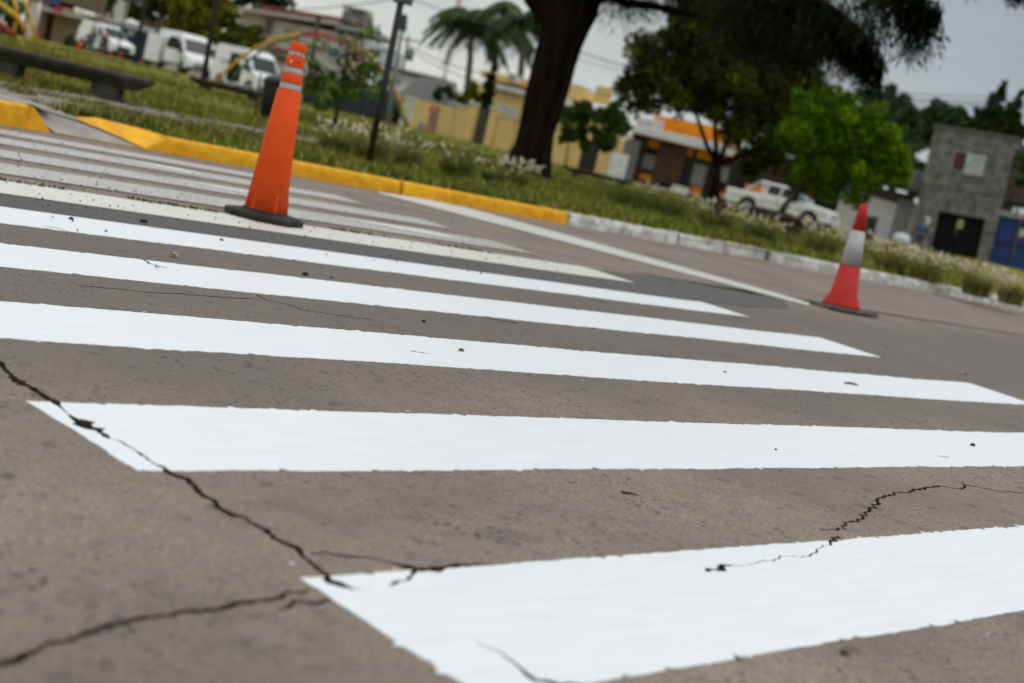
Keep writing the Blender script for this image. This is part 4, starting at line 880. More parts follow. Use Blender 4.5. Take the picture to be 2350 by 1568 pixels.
# fractions follow the cone's height in the photo
pieces = [('skirt', .0, .735, 1.0, ORG), ('band', .735, .772, .95, REFL), ('ring', .772, .852, 1.0, ORG), ('band', .852, .884, .94, REFL), ('ring', .884, .936, 1.02, ORG), ('band', .936, .957, .93, REFL), ('tip', .957, 1.0, .98, ORG)]
FR = [0, .742, .778, .846, .874, .930, .9501, 1.0]
FR = [0, .612+.09, .744, .822, .858, .915, .9401, 1.0]
FR = [0, .724, .760, .819, .856, .920, .946, 1.0]
for k, (nm, _, _, kk, m_) in enumerate(pieces):
    a, b_ = zz(FR[k]), zz(FR[k+1]); ra, rb = rr(FR[k], kk), rr(FR[k+1], kk); rnd = .006 if m_ is ORG else .001
    mb = MB(); mb.lathe([(ra*.6, a + .0006), (ra, a + .0008), (ra + (.004 if k == 0 else 0), a + .004), (rb + (ra-rb)*.06, b_ - rnd), (rb - rnd*.6, b_ - rnd*.2), (rb*.6, b_)], 40)
    ob = mb.build(nm, m_, t, smooth=True)
    for p in ob.data.polygons:
        if len(p.vertices) > 4: p.use_smooth = False
for a in (-2.45, -1.35, -.35, .9, 2.2, 3.3): 
    ca, sa = math.cos(a), math.sin(a); r0 = rr(.0, 1) + .001; r1 = rr(.105, 1) - .002; tn = (-sa*.006, ca*.006)
    MB().hull([(ca*(r0-.01) - tn[0], sa*(r0-.01) - tn[1], .058), (ca*(r0+.012) - tn[0], sa*(r0+.012) - tn[1], .058), (ca*(r0+.012) + tn[0], sa*(r0+.012) + tn[1], .058), (ca*(r0-.01) + tn[0], sa*(r0-.01) + tn[1], .058)],
        [(ca*(r1-.01) - tn[0], sa*(r1-.01) - tn[1], .165), (ca*(r1+.008) - tn[0], sa*(r1+.008) - tn[1], .165), (ca*(r1+.008) + tn[0], sa*(r1+.008) + tn[1], .165), (ca*(r1-.01) + tn[0], sa*(r1-.01) + tn[1], .165)]).build('rib', ORG, t)
# worn spots: white chip and dark scuffs on the upper ring, gaps in the tape
def onring(name, m_, f_, ang, w_, h__, k=1.0):
    z = zz(f_); r = rr(f_, k) + .0012; mb = MB(); n = 7; i = 0
    pts_ = [(math.cos(2*math.pi*j/n)*w_*random.uniform(.7, 1.2), math.sin(2*math.pi*j/n)*h__*random.uniform(.7, 1.2)) for j in range(n)]
    ring = lambda e_: [((r + e_ - (dz)*.07)*math.cos(ang + dx/r), (r + e_ - dz*.07)*math.sin(ang + dx/r), z + dz) for dx, dz in pts_]
    mb.hull(ring(-.002), ring(.0006)); mb.build(name, m_, t)
ac = math.atan2((mw.to_3x3().inverted() @ (-FWD)).y, (mw.to_3x3().inverted() @ (-FWD)).x)
CHIP = mat('bare_chip', (.70, .66, .62), .6); SCUF = mat('black_scuff', (.05, .03, .025), .8)
onring('chip', CHIP, .885, ac - .25, .0045, .013, 1.02); onring('scuff', SCUF, .888, ac + .55, .007, .005, 1.02); onring('scuff', SCUF, .690, ac - .30, .006, .006); onring('scuff', SCUF, .676, ac - .15, .005, .008); onring('scuff', SCUF, .775, ac + .05, .004, .003); onring('scuff', SCUF, .806, ac - 1.15, .007, .010)
for a, f_ in ((.62, .720), (.05, .928), (.75, .931)): onring('tape_gap', ORG, f_, ac + a, .005 if f_ > .8 else .003, .016, .955)
# red and white cone
o = P(1928, 712); o.z = .002; H2 = .935
mw = frame(o, Vector((.985, -.17, 0)), zup - RIGHT*.055)
t = thing('traffic_cone', 'shorter red cone with one wide white band on a flat dark base', 'traffic cone', mw)
mb = MB(); q = [(-.26, -.215), (.26, -.215), (.26, .215), (-.26, .215)]; mb.rings([[(x, y, 0) for x, y in q], [(x, y, .018) for x, y in q], [(x*.93, y*.93, .030) for x, y in q]]); mb.build('base', mat('dusty_rubber', (.085, .078, .07), .85, .25, 9, bump=.3), t, bevel=.006)
def r2(f_): return .130*(1-f_) + .036*f_
for nm, a, b_, m_ in (('skirt', .03, .42, REDC), ('white_sleeve', .42, .745, REFW), ('tip', .745, 1.0, REDC)):
    za, zb_ = .03 + (H2-.03)*(a-.03)/.97, .03 + (H2-.03)*(b_-.03)/.97; k = 1.02 if nm == 'white_sleeve' else 1.0
    pr = [(r2(a)*.6, za), (r2(a)*k, za + .0005)]
    if nm == 'skirt': pr = [(.06, za), (.168, za), (.159, za + .02), (.145, za + .07), (r2(.14)*1.005, za + .11)]
    pr += [(r2(b_)*k, zb_ - (.012 if nm == 'tip' else 0)), (r2(b_)*.6, zb_)]
    ob = MB().lathe(pr, 32).build(nm, m_, t, smooth=True)
    for p in ob.data.polygons:
        if len(p.vertices) > 4: p.use_smooth = False
for a in range(8): 
    an = a*.785 + .2; ca, sa = math.cos(an), math.sin(an); MB().lathe([(.012, .031), (.014, .045), (.006, .066)], 8, (ca*.156, sa*.156, 0)).build('foot_lug', REDC, t, smooth=True)
# small far cones near the vans
fc = None
for (x, y, hp, D, lb) in ((179, 115, 24, 72, 'small orange cone left of the small white van'), (276, 132, 13, 78, 'small orange cone in front of the small van bumper'), (254, 127, 11, 80, 'small orange cone below the small van front wheel'), (63, 88, 12, 74, 'small orange cone between the playground legs'), (84, 92, 14, 74, 'small orange cone at the foot of the white pole'), (324, 148, 13, 80, 'small orange cone at the corner of the white trailer'), (182, 72, 0, 0, '')):
    if not hp: continue
    o = R(x, y, D); h_ = hp*D/F
    t = thing('traffic_cone', lb, 'traffic cone', o, 'small orange cones around the vans')
    MB().box(-h_*.3, h_*.3, -h_*.3, h_*.3, 0, h_*.06).build('base', ORG, t); MB().lathe([(h_*.22, h_*.06), (h_*.05, h_)], 12).build('body', ORG, t, smooth=True)

# ================================================================== VEHICLES
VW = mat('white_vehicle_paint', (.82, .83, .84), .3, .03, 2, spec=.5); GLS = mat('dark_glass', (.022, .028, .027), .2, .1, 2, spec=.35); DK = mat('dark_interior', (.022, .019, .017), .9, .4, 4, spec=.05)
TYR = mat('tyre_rubber', (.02, .02, .02), .85); RIMM = mat('rim_silver', (.40, .40, .41), .35, metal=.6); LENS = mat('headlight_lens', (.75, .78, .82), .15, spec=.7); TRIM = mat('dark_trim', (.035, .037, .04), .6); LIME = mat('lime_stripe', (.26, .52, .03), .5)
def vehicle(name, label, cat, base, D, yaw, prof, w_, belt, tuck, wheels, wr, glass, extras, group=None):
    """prof: side outline (x forward, z up); glass: list of (name, outline, material) on the sides; extras(f, t) adds the rest"""
    o = R(*base, D); hd = (RIGHT*math.cos(yaw) - FWD*math.sin(yaw)); mw = frame(o, hd); t = thing(name, label, cat, mw, group)
    ins = lambda z: max(0, z - belt)*tuck
    MB().hull([(x, w_/2 - ins(z), z) for x, z in prof], [(x, -w_/2 + ins(z), z) for x, z in prof]).build('body', VW, t, bevel=.05)
    def side(nm, pl, m_, off=.006, th=.03, sides=(-1, 1)):
        for s in sides:
            a = [(x, s*(w_/2 - ins(z) + off), z) for x, z in pl]; b_ = [(x, s*(w_/2 - ins(z) - th), z) for x, z in pl]
            (MB().hull(a, b_) if s > 0 else MB().hull(b_, a)).build(nm, m_, t)
    for nm, pl, m_ in glass: side(nm, pl, m_)
    for wx in wheels:
        for s in (-1, 1):
            MB().wheel((wx, s*(w_/2 - .085), wr*1.05), wr*1.17, .182, 22).build('wheel_arch', DK, t)
            wh = MB().wheel((wx, s*(w_/2 - .09), wr), wr, .21, 22).build('wheel', TYR, t); MB().wheel((wx, s*(w_/2 - .085), wr), wr*.6, .225, 14).build('rim', RIMM, wh)
    def front(nm, y0, y1, xa, za, xb, zb_, m_, off=.012):   # panel on a sloping front face between two profile points
        d = Vector((xb - xa, 0, zb_ - za)); n = Vector((d.z, 0, -d.x)).normalized()*off
        if n.x < 0: n = -n
        ia, ib = ins(za), ins(zb_); c0 = [(xa, y0*(1 - ia/(w_/2)), za), (xa, y1*(1 - ia/(w_/2)), za), (xb, y1*(1 - ib/(w_/2)), zb_), (xb, y0*(1 - ib/(w_/2)), zb_)]
        MB().hull([tuple(Vector(c_) - n) for c_ in c0], [tuple(Vector(c_) + n) for c_ in c0]).build(nm, m_, t)
    extras(t, side, front); return t
def van_prof(L, h): return [(-L/2, .35), (-L/2+.05, .30), (L/2-.1, .30), (L/2, .45), (L/2, .75), (L/2-.12, 1.0), (L/2-.75, 1.22), (L/2-1.45, h-.12), (L/2-1.9, h), (-L/2+.2, h), (-L/2+.02, h-.12)]
def big_van(label, base, D, yaw, L=4.6, h=2.35, w_=1.9, lime=True, doorleaf=True):
    def ex(t, side, front):
        hh = h - 1.34; front('windscreen', -w_/2+.12, w_/2-.12, L/2-.75-.7*.06, 1.22+hh*.06, L/2-.75-.7*.80, 1.22+hh*.80, GLS, .02)
        for s in (-1, 1): front('headlight', s*w_/2 - (.34 if s > 0 else -.06), s*w_/2 - (.06 if s > 0 else -.34), L/2-.01, .72, L/2-.14, 1.0, LENS, .03)
        front('grille', -.5, .5, L/2, .5, L/2-.03, .82, TRIM, .015); MB().box(L/2-.08, L/2+.05, -w_/2+.03, w_/2-.03, .28, .46).build('bumper', TRIM, t, bevel=.03)
        side('opening_shade_panel', [(-.75, .42), (.55, .42), (.55, h-.36), (-.75, h-.36)], DK, .012, .05, (-1,))  # near-black panel on the closed body; its colour stands for cargo-space shade
        side('window', [(L/2-1.62, 1.22), (L/2-1.05, 1.20), (L/2-1.40, h-.50), (L/2-1.62, h-.50)], GLS, .008)
        if lime: side('lime_swoosh', [(L/2-1.75, .55), (L/2-.75, .48), (L/2-.72, .72), (L/2-1.1, .92), (L/2-1.75, .88)], LIME, .009)
        if doorleaf:   # front door standing open
            d = thing_part = MB().box(-.03, .03, -.95, 0, .45, 1.25).build('open_door', VW, t, bevel=.02); d.location = (L/2-1.05, -w_/2-.01, 0); d.rotation_euler = (0, 0, math.radians(-28))
            MB().box(-.02, .02, -.90, -.05, 1.27, 1.75).build('door_glass', GLS, d); MB().box(-.032, .032, -.95, -.90, 1.25, 1.82).build('door_frame', VW, d)
        side('mirror', [(L/2-.98, 1.15), (L/2-.85, 1.15), (L/2-.85, 1.45), (L/2-.98, 1.45)], TRIM, .22, -.05)
        side('printed_logo', [(-1.55, 1.35), (-.75, 1.35), (-.75, 1.55), (-1.55, 1.55)], mat('faded_blue_print', (.42, .48, .58), .5), .007)
        for s in (-1, 1): MB().box(-L/2-.02, -L/2+.02, s*(w_/2-.12)-.07, s*(w_/2-.12)+.07, .8, 1.5).build('tail_light', RED, t)
    return vehicle('parked_van', label, 'van', base, D, yaw, van_prof(L, h), w_, 1.15, .09, (L/2-.85, -L/2+.95), .33, [], ex, 'white work vans parked along the far street')
big_van('middle white van with open door, dark panel for the shaded side opening and lime green stripe', (418, 166), 88, math.radians(48))
big_van('third white van, half hidden by the black bin and the bench', (563, 212), 80, math.radians(42), lime=False, doorleaf=False)
def small_van():
    L = 4.0; h = 1.8; w_ = 1.7
    def ex(t, side, front):
        front('windscreen', -w_/2+.1, w_/2-.1, L/2-.98, 1.12, L/2-1.52, 1.66, GLS)
        for s in (-1, 1): front('headlight', s*w_/2 - (.36 if s > 0 else -.05), s*w_/2 - (.05 if s > 0 else -.36), L/2-.01, .66, L/2-.12, .84, LENS, .03)
        front('grille', -.45, .45, L/2, .42, L/2-.01, .70, TRIM, .02); MB().box(L/2-.08, L/2+.05, -w_/2+.03, w_/2-.03, .22, .40).build('bumper', TRIM, t, bevel=.03)
        side('window', [(L/2-1.75, 1.08), (L/2-1.15, 1.08), (L/2-1.5, 1.58), (L/2-1.75, 1.60)], GLS); side('lime_swoosh', [(L/2-1.5, .45), (L/2-.95, .42), (L/2-1.0, .62)], LIME)
        side('opening_shade_panel', [(-.55, .4), (.15, .4), (.15, 1.45), (-.55, 1.45)], DK, .008, .04, (-1,))  # flat dark panel, shade of an open side painted as colour
    vehicle('parked_van', 'small white van at the left with a low bonnet, cones beside it', 'van', (238, 124), 90, math.radians(38), [(-L/2, .3), (L/2-.08, .25), (L/2, .4), (L/2-.02, .72), (L/2-.2, .92), (L/2-.95, 1.08), (L/2-1.6, h-.08), (L/2-1.95, h), (-L/2+.45, h), (-L/2+.2, h-.08), (-L/2+.02, 1.1)], w_, 1.0, .14, (L/2-.75, -L/2+.7), .30, [], ex, 'white work vans parked along the far street')
small_van()
def pickup():
    L = 5.0; w_ = 1.75
    prof = [(-L/2, .5), (-L/2+.05, .42), (L/2-.1, .38), (L/2, .5), (L/2, .82), (L/2-.15, .98), (L/2-1.25, 1.08), (L/2-1.3, 1.06), (-.75, 1.04), (-L/2, 1.02)]
    def ex(t, side, front):
        cab = MB().hull([(1.25, .78, 1.05), (-.80, .78, 1.05), (-.80, -.78, 1.05), (1.25, -.78, 1.05)], [(.62, .64, 1.62), (-.66, .64, 1.64), (-.66, -.64, 1.64), (.62, -.64, 1.62)]).build('cab', VW, t, bevel=.05)
        for s in (-1, 1):
            for a, b_ in ((-.62, -.02), (.06, .82)):
                y0 = s*.775; y1 = s*.665
                c_ = [(a, 1.12, 0), (b_ + (.16 if b_ > .5 else 0), 1.12, 0), (b_ - (.16 if b_ > .5 else 0), 1.54, 1), (a + .02, 1.54, 1)]
                f_ = lambda x, z, k, e_: (x, s*((.765 if k == 0 else .665) + e_), z)
                A = [f_(x, z, k, .012) for x, z, k in c_]; B = [f_(x, z, k, -.03) for x, z, k in c_]
                (MB().hull(A, B) if s > 0 else MB().hull(B, A)).build('window', GLS, t)
            MB().box(1.0, 1.16, s*.86 - .08, s*.86 + .08, 1.1, 1.26).build('mirror', VW, t, bevel=.02)
        MB().hull([(1.24, -.68, 1.11), (1.20, -.68, 1.13), (1.20, .68, 1.13), (1.24, .68, 1.11)], [(.70, -.56, 1.58), (.66, -.56, 1.60), (.66, .56, 1.60), (.70, .56, 1.58)]).build('windscreen', mat('pale_glass', (.20, .26, .30), .1, spec=.7), t)
        for s in (-1, 1): front('headlight', s*w_/2 - (.36 if s > 0 else -.04), s*w_/2 - (.04 if s > 0 else -.36), L/2+.005, .66, L/2-.05, .88, LENS, .03)
        front('grille', -.48, .48, L/2+.005, .62, L/2-.05, .88, TRIM, .02); MB().box(L/2-.06, L/2+.12, -w_/2+.02, w_/2-.02, .40, .62).build('bumper', VW, t, bevel=.03); MB().box(-L/2-.12, -L/2+.02, -w_/2+.05, w_/2-.05, .45, .62).build('rear_bumper', RIMM, t, bevel=.02)
        for s in (-1, 1): MB().tube([(-.9, s*.62, 1.04), (-.92, s*.6, 1.62), (-1.0, s*.55, 1.64), (-1.65, s*.66, 1.08)], .035, 8).build('roll_bar', VW, t, smooth=True)
        MB().tube([(-.93, -.6, 1.62), (-.93, .6, 1.62)], .035, 8).build('roll_bar', VW, t, smooth=True)
        MB().box(-1.75, -1.0, -.5, .5, .9, 1.34).build('orange_load', mat('orange_box', (.62, .24, .03), .6), t, bevel=.03)
        side('crease', [(-L/2+.2, .70), (L/2-.2, .70), (L/2-.2, .73), (-L/2+.2, .73)], TRIM, .004); side('sill', [(-.85, .40), (.85, .40), (.85, .47), (-.85, .47)], TRIM, .012)
        for x in (-.70, .02, 1.05): side('door_gap', [(x, .50), (x+.02, .50), (x+.02, 1.03), (x, 1.03)], TRIM, .003)
        for x in (-.12, .70): side('handle', [(x, .90), (x+.15, .90), (x+.15, .94), (x, .94)], RIMM, .02)
        for s in (-1, 1): MB().box(-L/2-.01, -L/2+.03, s*.79-.08, s*.79+.08, .66, .98).build('tail_light', RED, t)
    vehicle('pickup_truck', 'white double cab pickup with an orange load in its bed', 'pickup truck', (1785, 508), 66, math.radians(24), prof, w_, 1.2, .0, (L/2-.95, -L/2+1.15), .37, [], ex)
pickup()
# white trailer beside the middle van
mw, h_ = upframe((341, 152), (357, 78), 86); t = thing('box_trailer', 'plain white box trailer between the blue gate and the middle van', 'trailer', mw)
MB().box(-.42, .42, 0, 2.2, .35, h_).build('box', VW, t, bevel=.03); MB().box(-.40, .40, .1, 2.1, .25, .349).build('chassis', TRIM, t)
for s in (-1, 1): wh = MB().box(s*.36-.08, s*.36+.08, .7, 1.3, 0, .5).build('wheel', TYR, t, bevel=.1)

# ================================================================== PEOPLE
SKIN = mat('skin', (.42, .24, .17), .6); 
def person(label, mw, joints, edges, radii, cloth, head, hat=None, top_m=None):
    t = thing('person', label, 'person', mw)
    me = bpy.data.meshes.new('body'); me.from_pydata(joints, edges, []); o = bpy.data.objects.new('body', me); C.objects.link(o); o.parent = t
    sk = o.modifiers.new('skin', 'SKIN'); sk.use_smooth_shade = True
    for i, r in enumerate(radii): v = me.skin_vertices[0].data[i]; v.radius = (r, r); v.use_root = (i == 0)
    o.modifiers.new('sub', 'SUBSURF').levels = 1; me.materials.append(cloth)
    MB().lathe([(.01, -.13), (.055, -.11), (.085, -.02), (.092, .05), (.07, .12), (.01, .14)], 16, head).build('head', SKIN, t, smooth=True)
    MB().lathe([(.095, .02), (.10, .06), (.08, .13), (.01, .155)], 16, head).build('hair' if hat is None else 'cap', hat or mat('dark_hair', (.03, .022, .018), .8), t, smooth=True)
    if top_m:   # torso garment over the body
        a, b_ = Vector(joints[0]), Vector(joints[1]); MB().tube([a, a.lerp(b_, .5), b_, b_ + (b_-a).normalized()*.06], [.165, .17, .19, .09], 14).build('shirt', top_m, t, smooth=True)
    for k in (4, 7):
        MB().tube([Vector(joints[k]), Vector(joints[k]) + (Vector(joints[k]) - Vector(joints[k-1])).normalized()*.10], [.035, .028], 8).build('hand', SKIN, t, smooth=True)
    return t
# 0 pelvis 1 chest 2 shoulderR 3 elbowR 4 wristR 5 shoulderL 6 elbowL 7 wristL 8 hipR 9 kneeR 10 ankleR 11 toeR 12 hipL 13 kneeL 14 ankleL 15 toeL 16 neck
ED = [(0, 1), (1, 2), (2, 3), (3, 4), (1, 5), (5, 6), (6, 7), (0, 8), (8, 9), (9, 10), (10, 11), (0, 12), (12, 13), (13, 14), (14, 15), (1, 16)]
RD = [.14, .14, .075, .055, .038, .075, .055, .038, .10, .075, .05, .045, .10, .075, .05, .045, .055]
def seated(mw, label, cloth, top_m, seat=.42):
    J = [(0, 0, seat+.10), (0, .02, seat+.52), (-.19, .0, seat+.50), (-.25, -.14, seat+.28), (-.10, -.36, seat+.20), (.19, .0, seat+.50), (.25, -.14, seat+.28), (.12, -.36, seat+.20), (-.10, -.04, seat+.08), (-.13, -.44, seat+.08), (-.13, -.46, .09), (-.14, -.62, .04), (.10, -.04, seat+.08), (.13, -.44, seat+.08), (.13, -.46, .09), (.15, -.62, .04), (0, .0, seat+.60)]
    return person(label, mw, J, ED, RD, cloth, (0, -.03, seat+.76), None, top_m)
def crouched(mw, label, cloth, top_m, hat):
    J = [(0, .1, .42), (.05, -.15, .82), (-.13, -.16, .82), (-.20, -.38, .66), (-.14, -.55, .50), (.22, -.14, .80), (.26, -.36, .62), (.20, -.52, .48), (-.10, .06, .40), (-.14, -.34, .50), (-.12, -.12, .10), (-.12, -.28, .04), (.10, .06, .40), (.15, -.30, .46), (.13, -.10, .10), (.14, -.26, .04), (.06, -.24, .90)]
    return person(label, mw, J, ED, RD, cloth, (.07, -.32, 1.0), hat, top_m)
NAVY = mat('navy_cloth', (.03, .04, .06), .9); GREYC = mat('grey_cloth', (.10, .10, .11), .9); BLUC = mat('blue_shirt', (.05, .10, .20), .9)
crouched(frame(R(236, 121, 82), RIGHT), 'crouching worker with an orange cap beside the small white van', NAVY, mat('dark_jacket', (.03, .03, .032), .9), mat('orange_cap', (.75, .12, .03), .6))
crouched(frame(R(199, 115, 80), RIGHT + FWD*.5), 'crouching figure in grey clothes at the rear of the small van', GREYC, mat('grey_jacket', (.16, .16, .18), .9), mat('yellow_cap', (.60, .38, .03), .6))
mw_s = frame(R(2105, 566, 66), RIGHT - FWD*.3)
seated(mw_s, 'person in a blue shirt sitting in front of the concrete building', NAVY, BLUC)
stp = MB().box(-.35, .35, -.12, .30, -.1, .415).build('stone_block', CONC, bevel=.02); stp.matrix_world = mw_s; tag(stp, 'low concrete block under the person in the blue shirt', 'block')
mw, h_ = upframe((2066, 560), (2072, 535), 64); t = thing('bulk_sack', 'white rounded sack on the pavement left of the seated person', 'sack', mw)
MB().rings([[(math.cos(a)*.38*k, math.sin(a)*.3*k, z) for a in np.linspace(0, 6.283, 17)[:-1]] for k, z in ((.92, 0), (1.05, .15), (1.0, .32), (.72, .44), (.2, .47))]).build('bag', mat('white_sack_cloth', (.60, .62, .64), .8, .1, 4), t, smooth=True); MB().lathe([(.07, .46), (.05, .52), (.09, .56)], 10).build('tied_neck', MAT['white_sack_cloth'], t, smooth=True)
mw, h_ = upframe((1992, 552), (2003, 492), 62); t = thing('litter_bin', 'tall black bin behind the tip of the red cone', 'litter bin', mw)
MB().hull([(-.17, -.15, 0), (.17, -.15, 0), (.17, .15, 0), (-.17, .15, 0)], [(-.22, -.2, h_*.85), (.22, -.2, h_*.85), (.22, .2, h_*.85), (-.22, .2, h_*.85)]).build('body', BLK, t, bevel=.02); MB().box(-.24, .24, -.22, .22, h_*.86, h_*.93).build('lid', BLK, t, bevel=.02); MB().box(-.10, .06, -.19, -.165, h_*.25, h_*.4).build('label_plate', WHT, t)

# ================================================================== BUILDINGS
class Fac:
    def __init__(s, name, label, cat, pL, pR, D0, D1, depth=7, group=None):
        a = R(*pL, D0); b_ = R(*pR, D1); s.mw = frame(a, b_ - a); s.w = (b_ - a).length; s.t = thing(name, label, cat, s.mw, group)
    def q(s, px, py): return pix(s.mw, px, py)
    def rect(s, name, tl, br, y0, y1, m, parent=None, bevel=0, label=None, zmin=None, lean=True):
        x0, z1 = s.q(*tl); x1, z0 = s.q(*br)
        if zmin is not None: z0 = zmin
        if x1 < x0: x0, x1 = x1, x0
        ob = MB().box(x0, x1, y0, y1, z0, z1).build(name, m, parent or s.t, bevel=bevel, label=label); ob['ext'] = 0; del ob['ext']; return ob, (x0, x1, z0, z1)
    def window(s, tl, br, m=None, frame_m=None, panes=2, name='window', fw=.06, sill=False):
        x0, z1 = s.q(*tl); x1, z0 = s.q(*br); mb = MB(); f_ = fw
        for a in ((x0, x1, z0, z0+f_), (x0, x1, z1-f_, z1), (x0, x0+f_, z0+f_, z1-f_), (x1-f_, x1, z0+f_, z1-f_)): mb.box(a[0], a[1], -.05, .02, a[2], a[3])
        fo_ = mb.build(name, frame_m or WHT, s.t)
        for k in range(panes):
            a = x0 + f_ + (x1-x0-2*f_)*k/panes; b_ = x0 + f_ + (x1-x0-2*f_)*(k+1)/panes
            MB().box(a+.012, b_-.012, -.025, .01, z0+f_, z1-f_).build('pane', m or GLS, fo_)
        if sill: MB().box(x0-.08, x1+.08, -.14, .02, z0-.07, z0-.002).build('sill', frame_m or WHT, fo_)
        return fo_
def plaster(n, c, c2=None, v=.12, s_=1.2, bump=.3): return mat(n, c, .9, v, s_, col2=c2, bump=bump, bscale=20, detail=8)
# 1 tan brick building (top left)
TAN = mat('tan_brick', (.26, .19, .11), .95, .2, 7, bump=.5, bscale=30); CRM = plaster('cream_plaster', (.50, .45, .38)); WPL = plaster('white_plaster', (.60, .58, .54), (.50, .48, .44)); GPL = plaster('grey_plaster', (.32, .32, .31), (.24, .24, .235))
f = Fac('brick_building', 'tan brick shop building with a striped sign canopy at the top left', 'building', (72, 86), (190, 113), 96, 96)
f.rect('wall', (76, -70), (98, 92), 0, 5, TAN, zmin=-.5); f.rect('wall', (128, 20), (187, 108), 0, 5, TAN, zmin=-.5); f.rect('recess_wall', (98, 0), (128, 98), .9, 1.2, mat('brown_wall', (.12, .085, .055), .9), zmin=-.5)
f.rect('upper_wall', (98, -90), (187, 15), .02, 5, mat('brown_brick', (.17, .12, .07), .95, .2, 7)); f.rect('door', (113, 30), (126, 96), .85, .9, mat('dark_door', (.03, .03, .03), .6), zmin=0)
f.rect('canopy', (101, 12), (198, 42-4), -1.1, .02, GPL, zmin=None) if False else None
x0, z0 = f.q(101, 17); x1, z1 = f.q(200, 40)
MB().hull([(x0, -1.1, z0-.22), (x1, -1.1, z1-.22), (x1, .02, z1-.22), (x0, .02, z0-.22)], [(x0, -1.1, z0), (x1, -1.1, z1), (x1, .02, z1), (x0, .02, z0)]).build('canopy', mat('pale_canopy', (.42, .42, .45), .6), f.t)
for xa, xb, m_, lb in ((139, 158, RED, 'red sign panel'), (158, 172, mat('pink_panel', (.55, .30, .28), .6), 'pale red sign panel'), (172, 203, mat('yellow_panel', (.60, .48, .06), .6), 'yellow sign panel')):
    xa_, za = f.q(xa, 18 + (xa-139)*.2); xb_, zb_ = f.q(xb, 18 + (xb-139)*.2); zc = f.q(xb, 34 + (xb-139)*.03)[1]
    MB().hull([(xa_, -1.12, zc), (xb_, -1.12, zc), (xb_, -1.05, zc), (xa_, -1.05, zc)], [(xa_, -1.12, za), (xb_, -1.12, zb_), (xb_, -1.05, zb_), (xa_, -1.05, za)]).build('sign_panel', m_, f.t, label=lb)
f.window((103, -10), (138, 14), mat('blue_glass', (.06, .08, .16), .3), mat('navy_frame', (.03, .05, .15), .5), 3)
f.rect('column', (84, 8), (92, 92), -1.0, -.85, WPL, zmin=-.3)
# 2 white building and low grey wall, blue gate
f = Fac('white_building', 'white building with a dark upper window behind the small van', 'building', (190, 105), (345, 142), 104, 104)
f.rect('wall', (191, -60), (240, 34), 0, 5, WPL); f.window((205, -14), (222, 12), DK, WPL, 1, fw=.1)
f.rect('lower_wall', (187, 30), (253, 112), .05, 5, GPL, zmin=-.5); f.rect('shop_window', (186, 52), (215, 70), 0, .06, DK)
for x in (221, 232): f.rect('pilaster', (x, 34), (x+2.5, 110), -.06, .05, WPL, zmin=-.5)
f = Fac('garage', 'dark blue metal gate with a white lintel behind the posts', 'garage', (250, 128), (346, 150), 98, 98)
BLU = mat('dark_blue_metal', (.012, .028, .085), .5, .1, 5, stretch=(8, 1, .3))
f.rect('lintel', (252, 42), (344, 68), -.15, 1.5, mat('lintel_grey', (.45, .46, .50), .7), zmin=f.q(300, 66)[1]); f.rect('back_wall', (250, 60), (346, 148), .5, 1.5, GPL, zmin=-.6)
x0 = f.q(256, 60)[0]; x1 = f.q(341, 130)[0]; zt = f.q(300, 66)[1] - .01
for k in range(4): MB().box(x0 + (x1-x0)*k/4 + .015, x0 + (x1-x0)*(k+1)/4 - .015, 0, .06, -.4, zt).build('gate_leaf', BLU, f.t)
f.rect('notice', (294, 66), (306, 84), -.03, -.001, mat('grey_notice', (.35, .37, .40), .6))
# brown roof behind
f = Fac('house', 'brown walled house with a grey roof behind the green tree at the left', 'house', (330, 120), (400, 136), 116, 116)
f.rect('wall', (332, 30), (398, 130), 0, 6, mat('brown_plaster', (.14, .10, .085), .9), zmin=-1); f.rect('roof', (300, -10), (420, 30), -.6, 7, mat('dark_grey_roof', (.10, .10, .105), .8))
# cream garden wall behind vans
f = Fac('garden_wall', 'pale panelled wall behind the middle and third vans', 'wall', (345, 152), (640, 222), 99, 98)
x0 = 0; n = 9
for k in range(n): MB().box(f.w*k/n + .02, f.w*(k+1)/n - .02, 0, .12, -.6, f.q(510, 120)[1]).build('wall_panel', WPL, f.t)
for k in range(n+1): MB().box(f.w*k/n - .08, f.w*k/n + .08, -.06, .2, -.6, f.q(510, 116)[1]).build('post', CRM, f.t)
# 3 white two storey house
RT = mat('red_roof_tile', (.26, .075, .045), .8, .2, 5); BLN = mat('grey_blind', (.22, .23, .235), .7, .15, 10, stretch=(1, 1, 6))
f = Fac('house', 'white two storey house with a red roof edge and a concrete water tank', 'house', (560, 196), (850, 264), 100, 98.5)
f.rect('wall', (556, 26), (700, 130), 0, 7, CRM, zmin=-.5); f.rect('side_wall', (700, 58), (832, 200), .02, 7, WPL, zmin=-.5)
xa, za = f.q(552, 17); xb, zb_ = f.q(775, 50)
MB().hull([(xa, -.7, za-.28), (xb, -.7, zb_-.28), (xb, 7, zb_-.28), (xa, 7, za-.28)], [(xa, -.7, za), (xb, -.7, zb_), (xb, 7, zb_), (xa, 7, za)]).build('eave', mat('eave_cream', (.45, .41, .36), .8), f.t)
xa, za = f.q(606, 22); MB().hull([(xa, -.72, za), (xb, -.72, zb_+.002), (xb, 7, zb_+.002), (xa, 7, za)], [(xa, -.72, za+.24), (xb, -.72, zb_+.26), (xb, 7, zb_+.8), (xa, 7, za+.8)]).build('roof', RT, f.t)
xa, za = f.q(775, 56); xb, zb_ = f.q(850, 70); MB().hull([(xa, -.5, za-.3), (xb, -.5, zb_-.3), (xb, 7, zb_-.3), (xa, 7, za-.3)], [(xa, -.5, za), (xb, -.5, zb_), (xb, 7, zb_), (xa, 7, za)]).build('flat_roof', GPL, f.t)
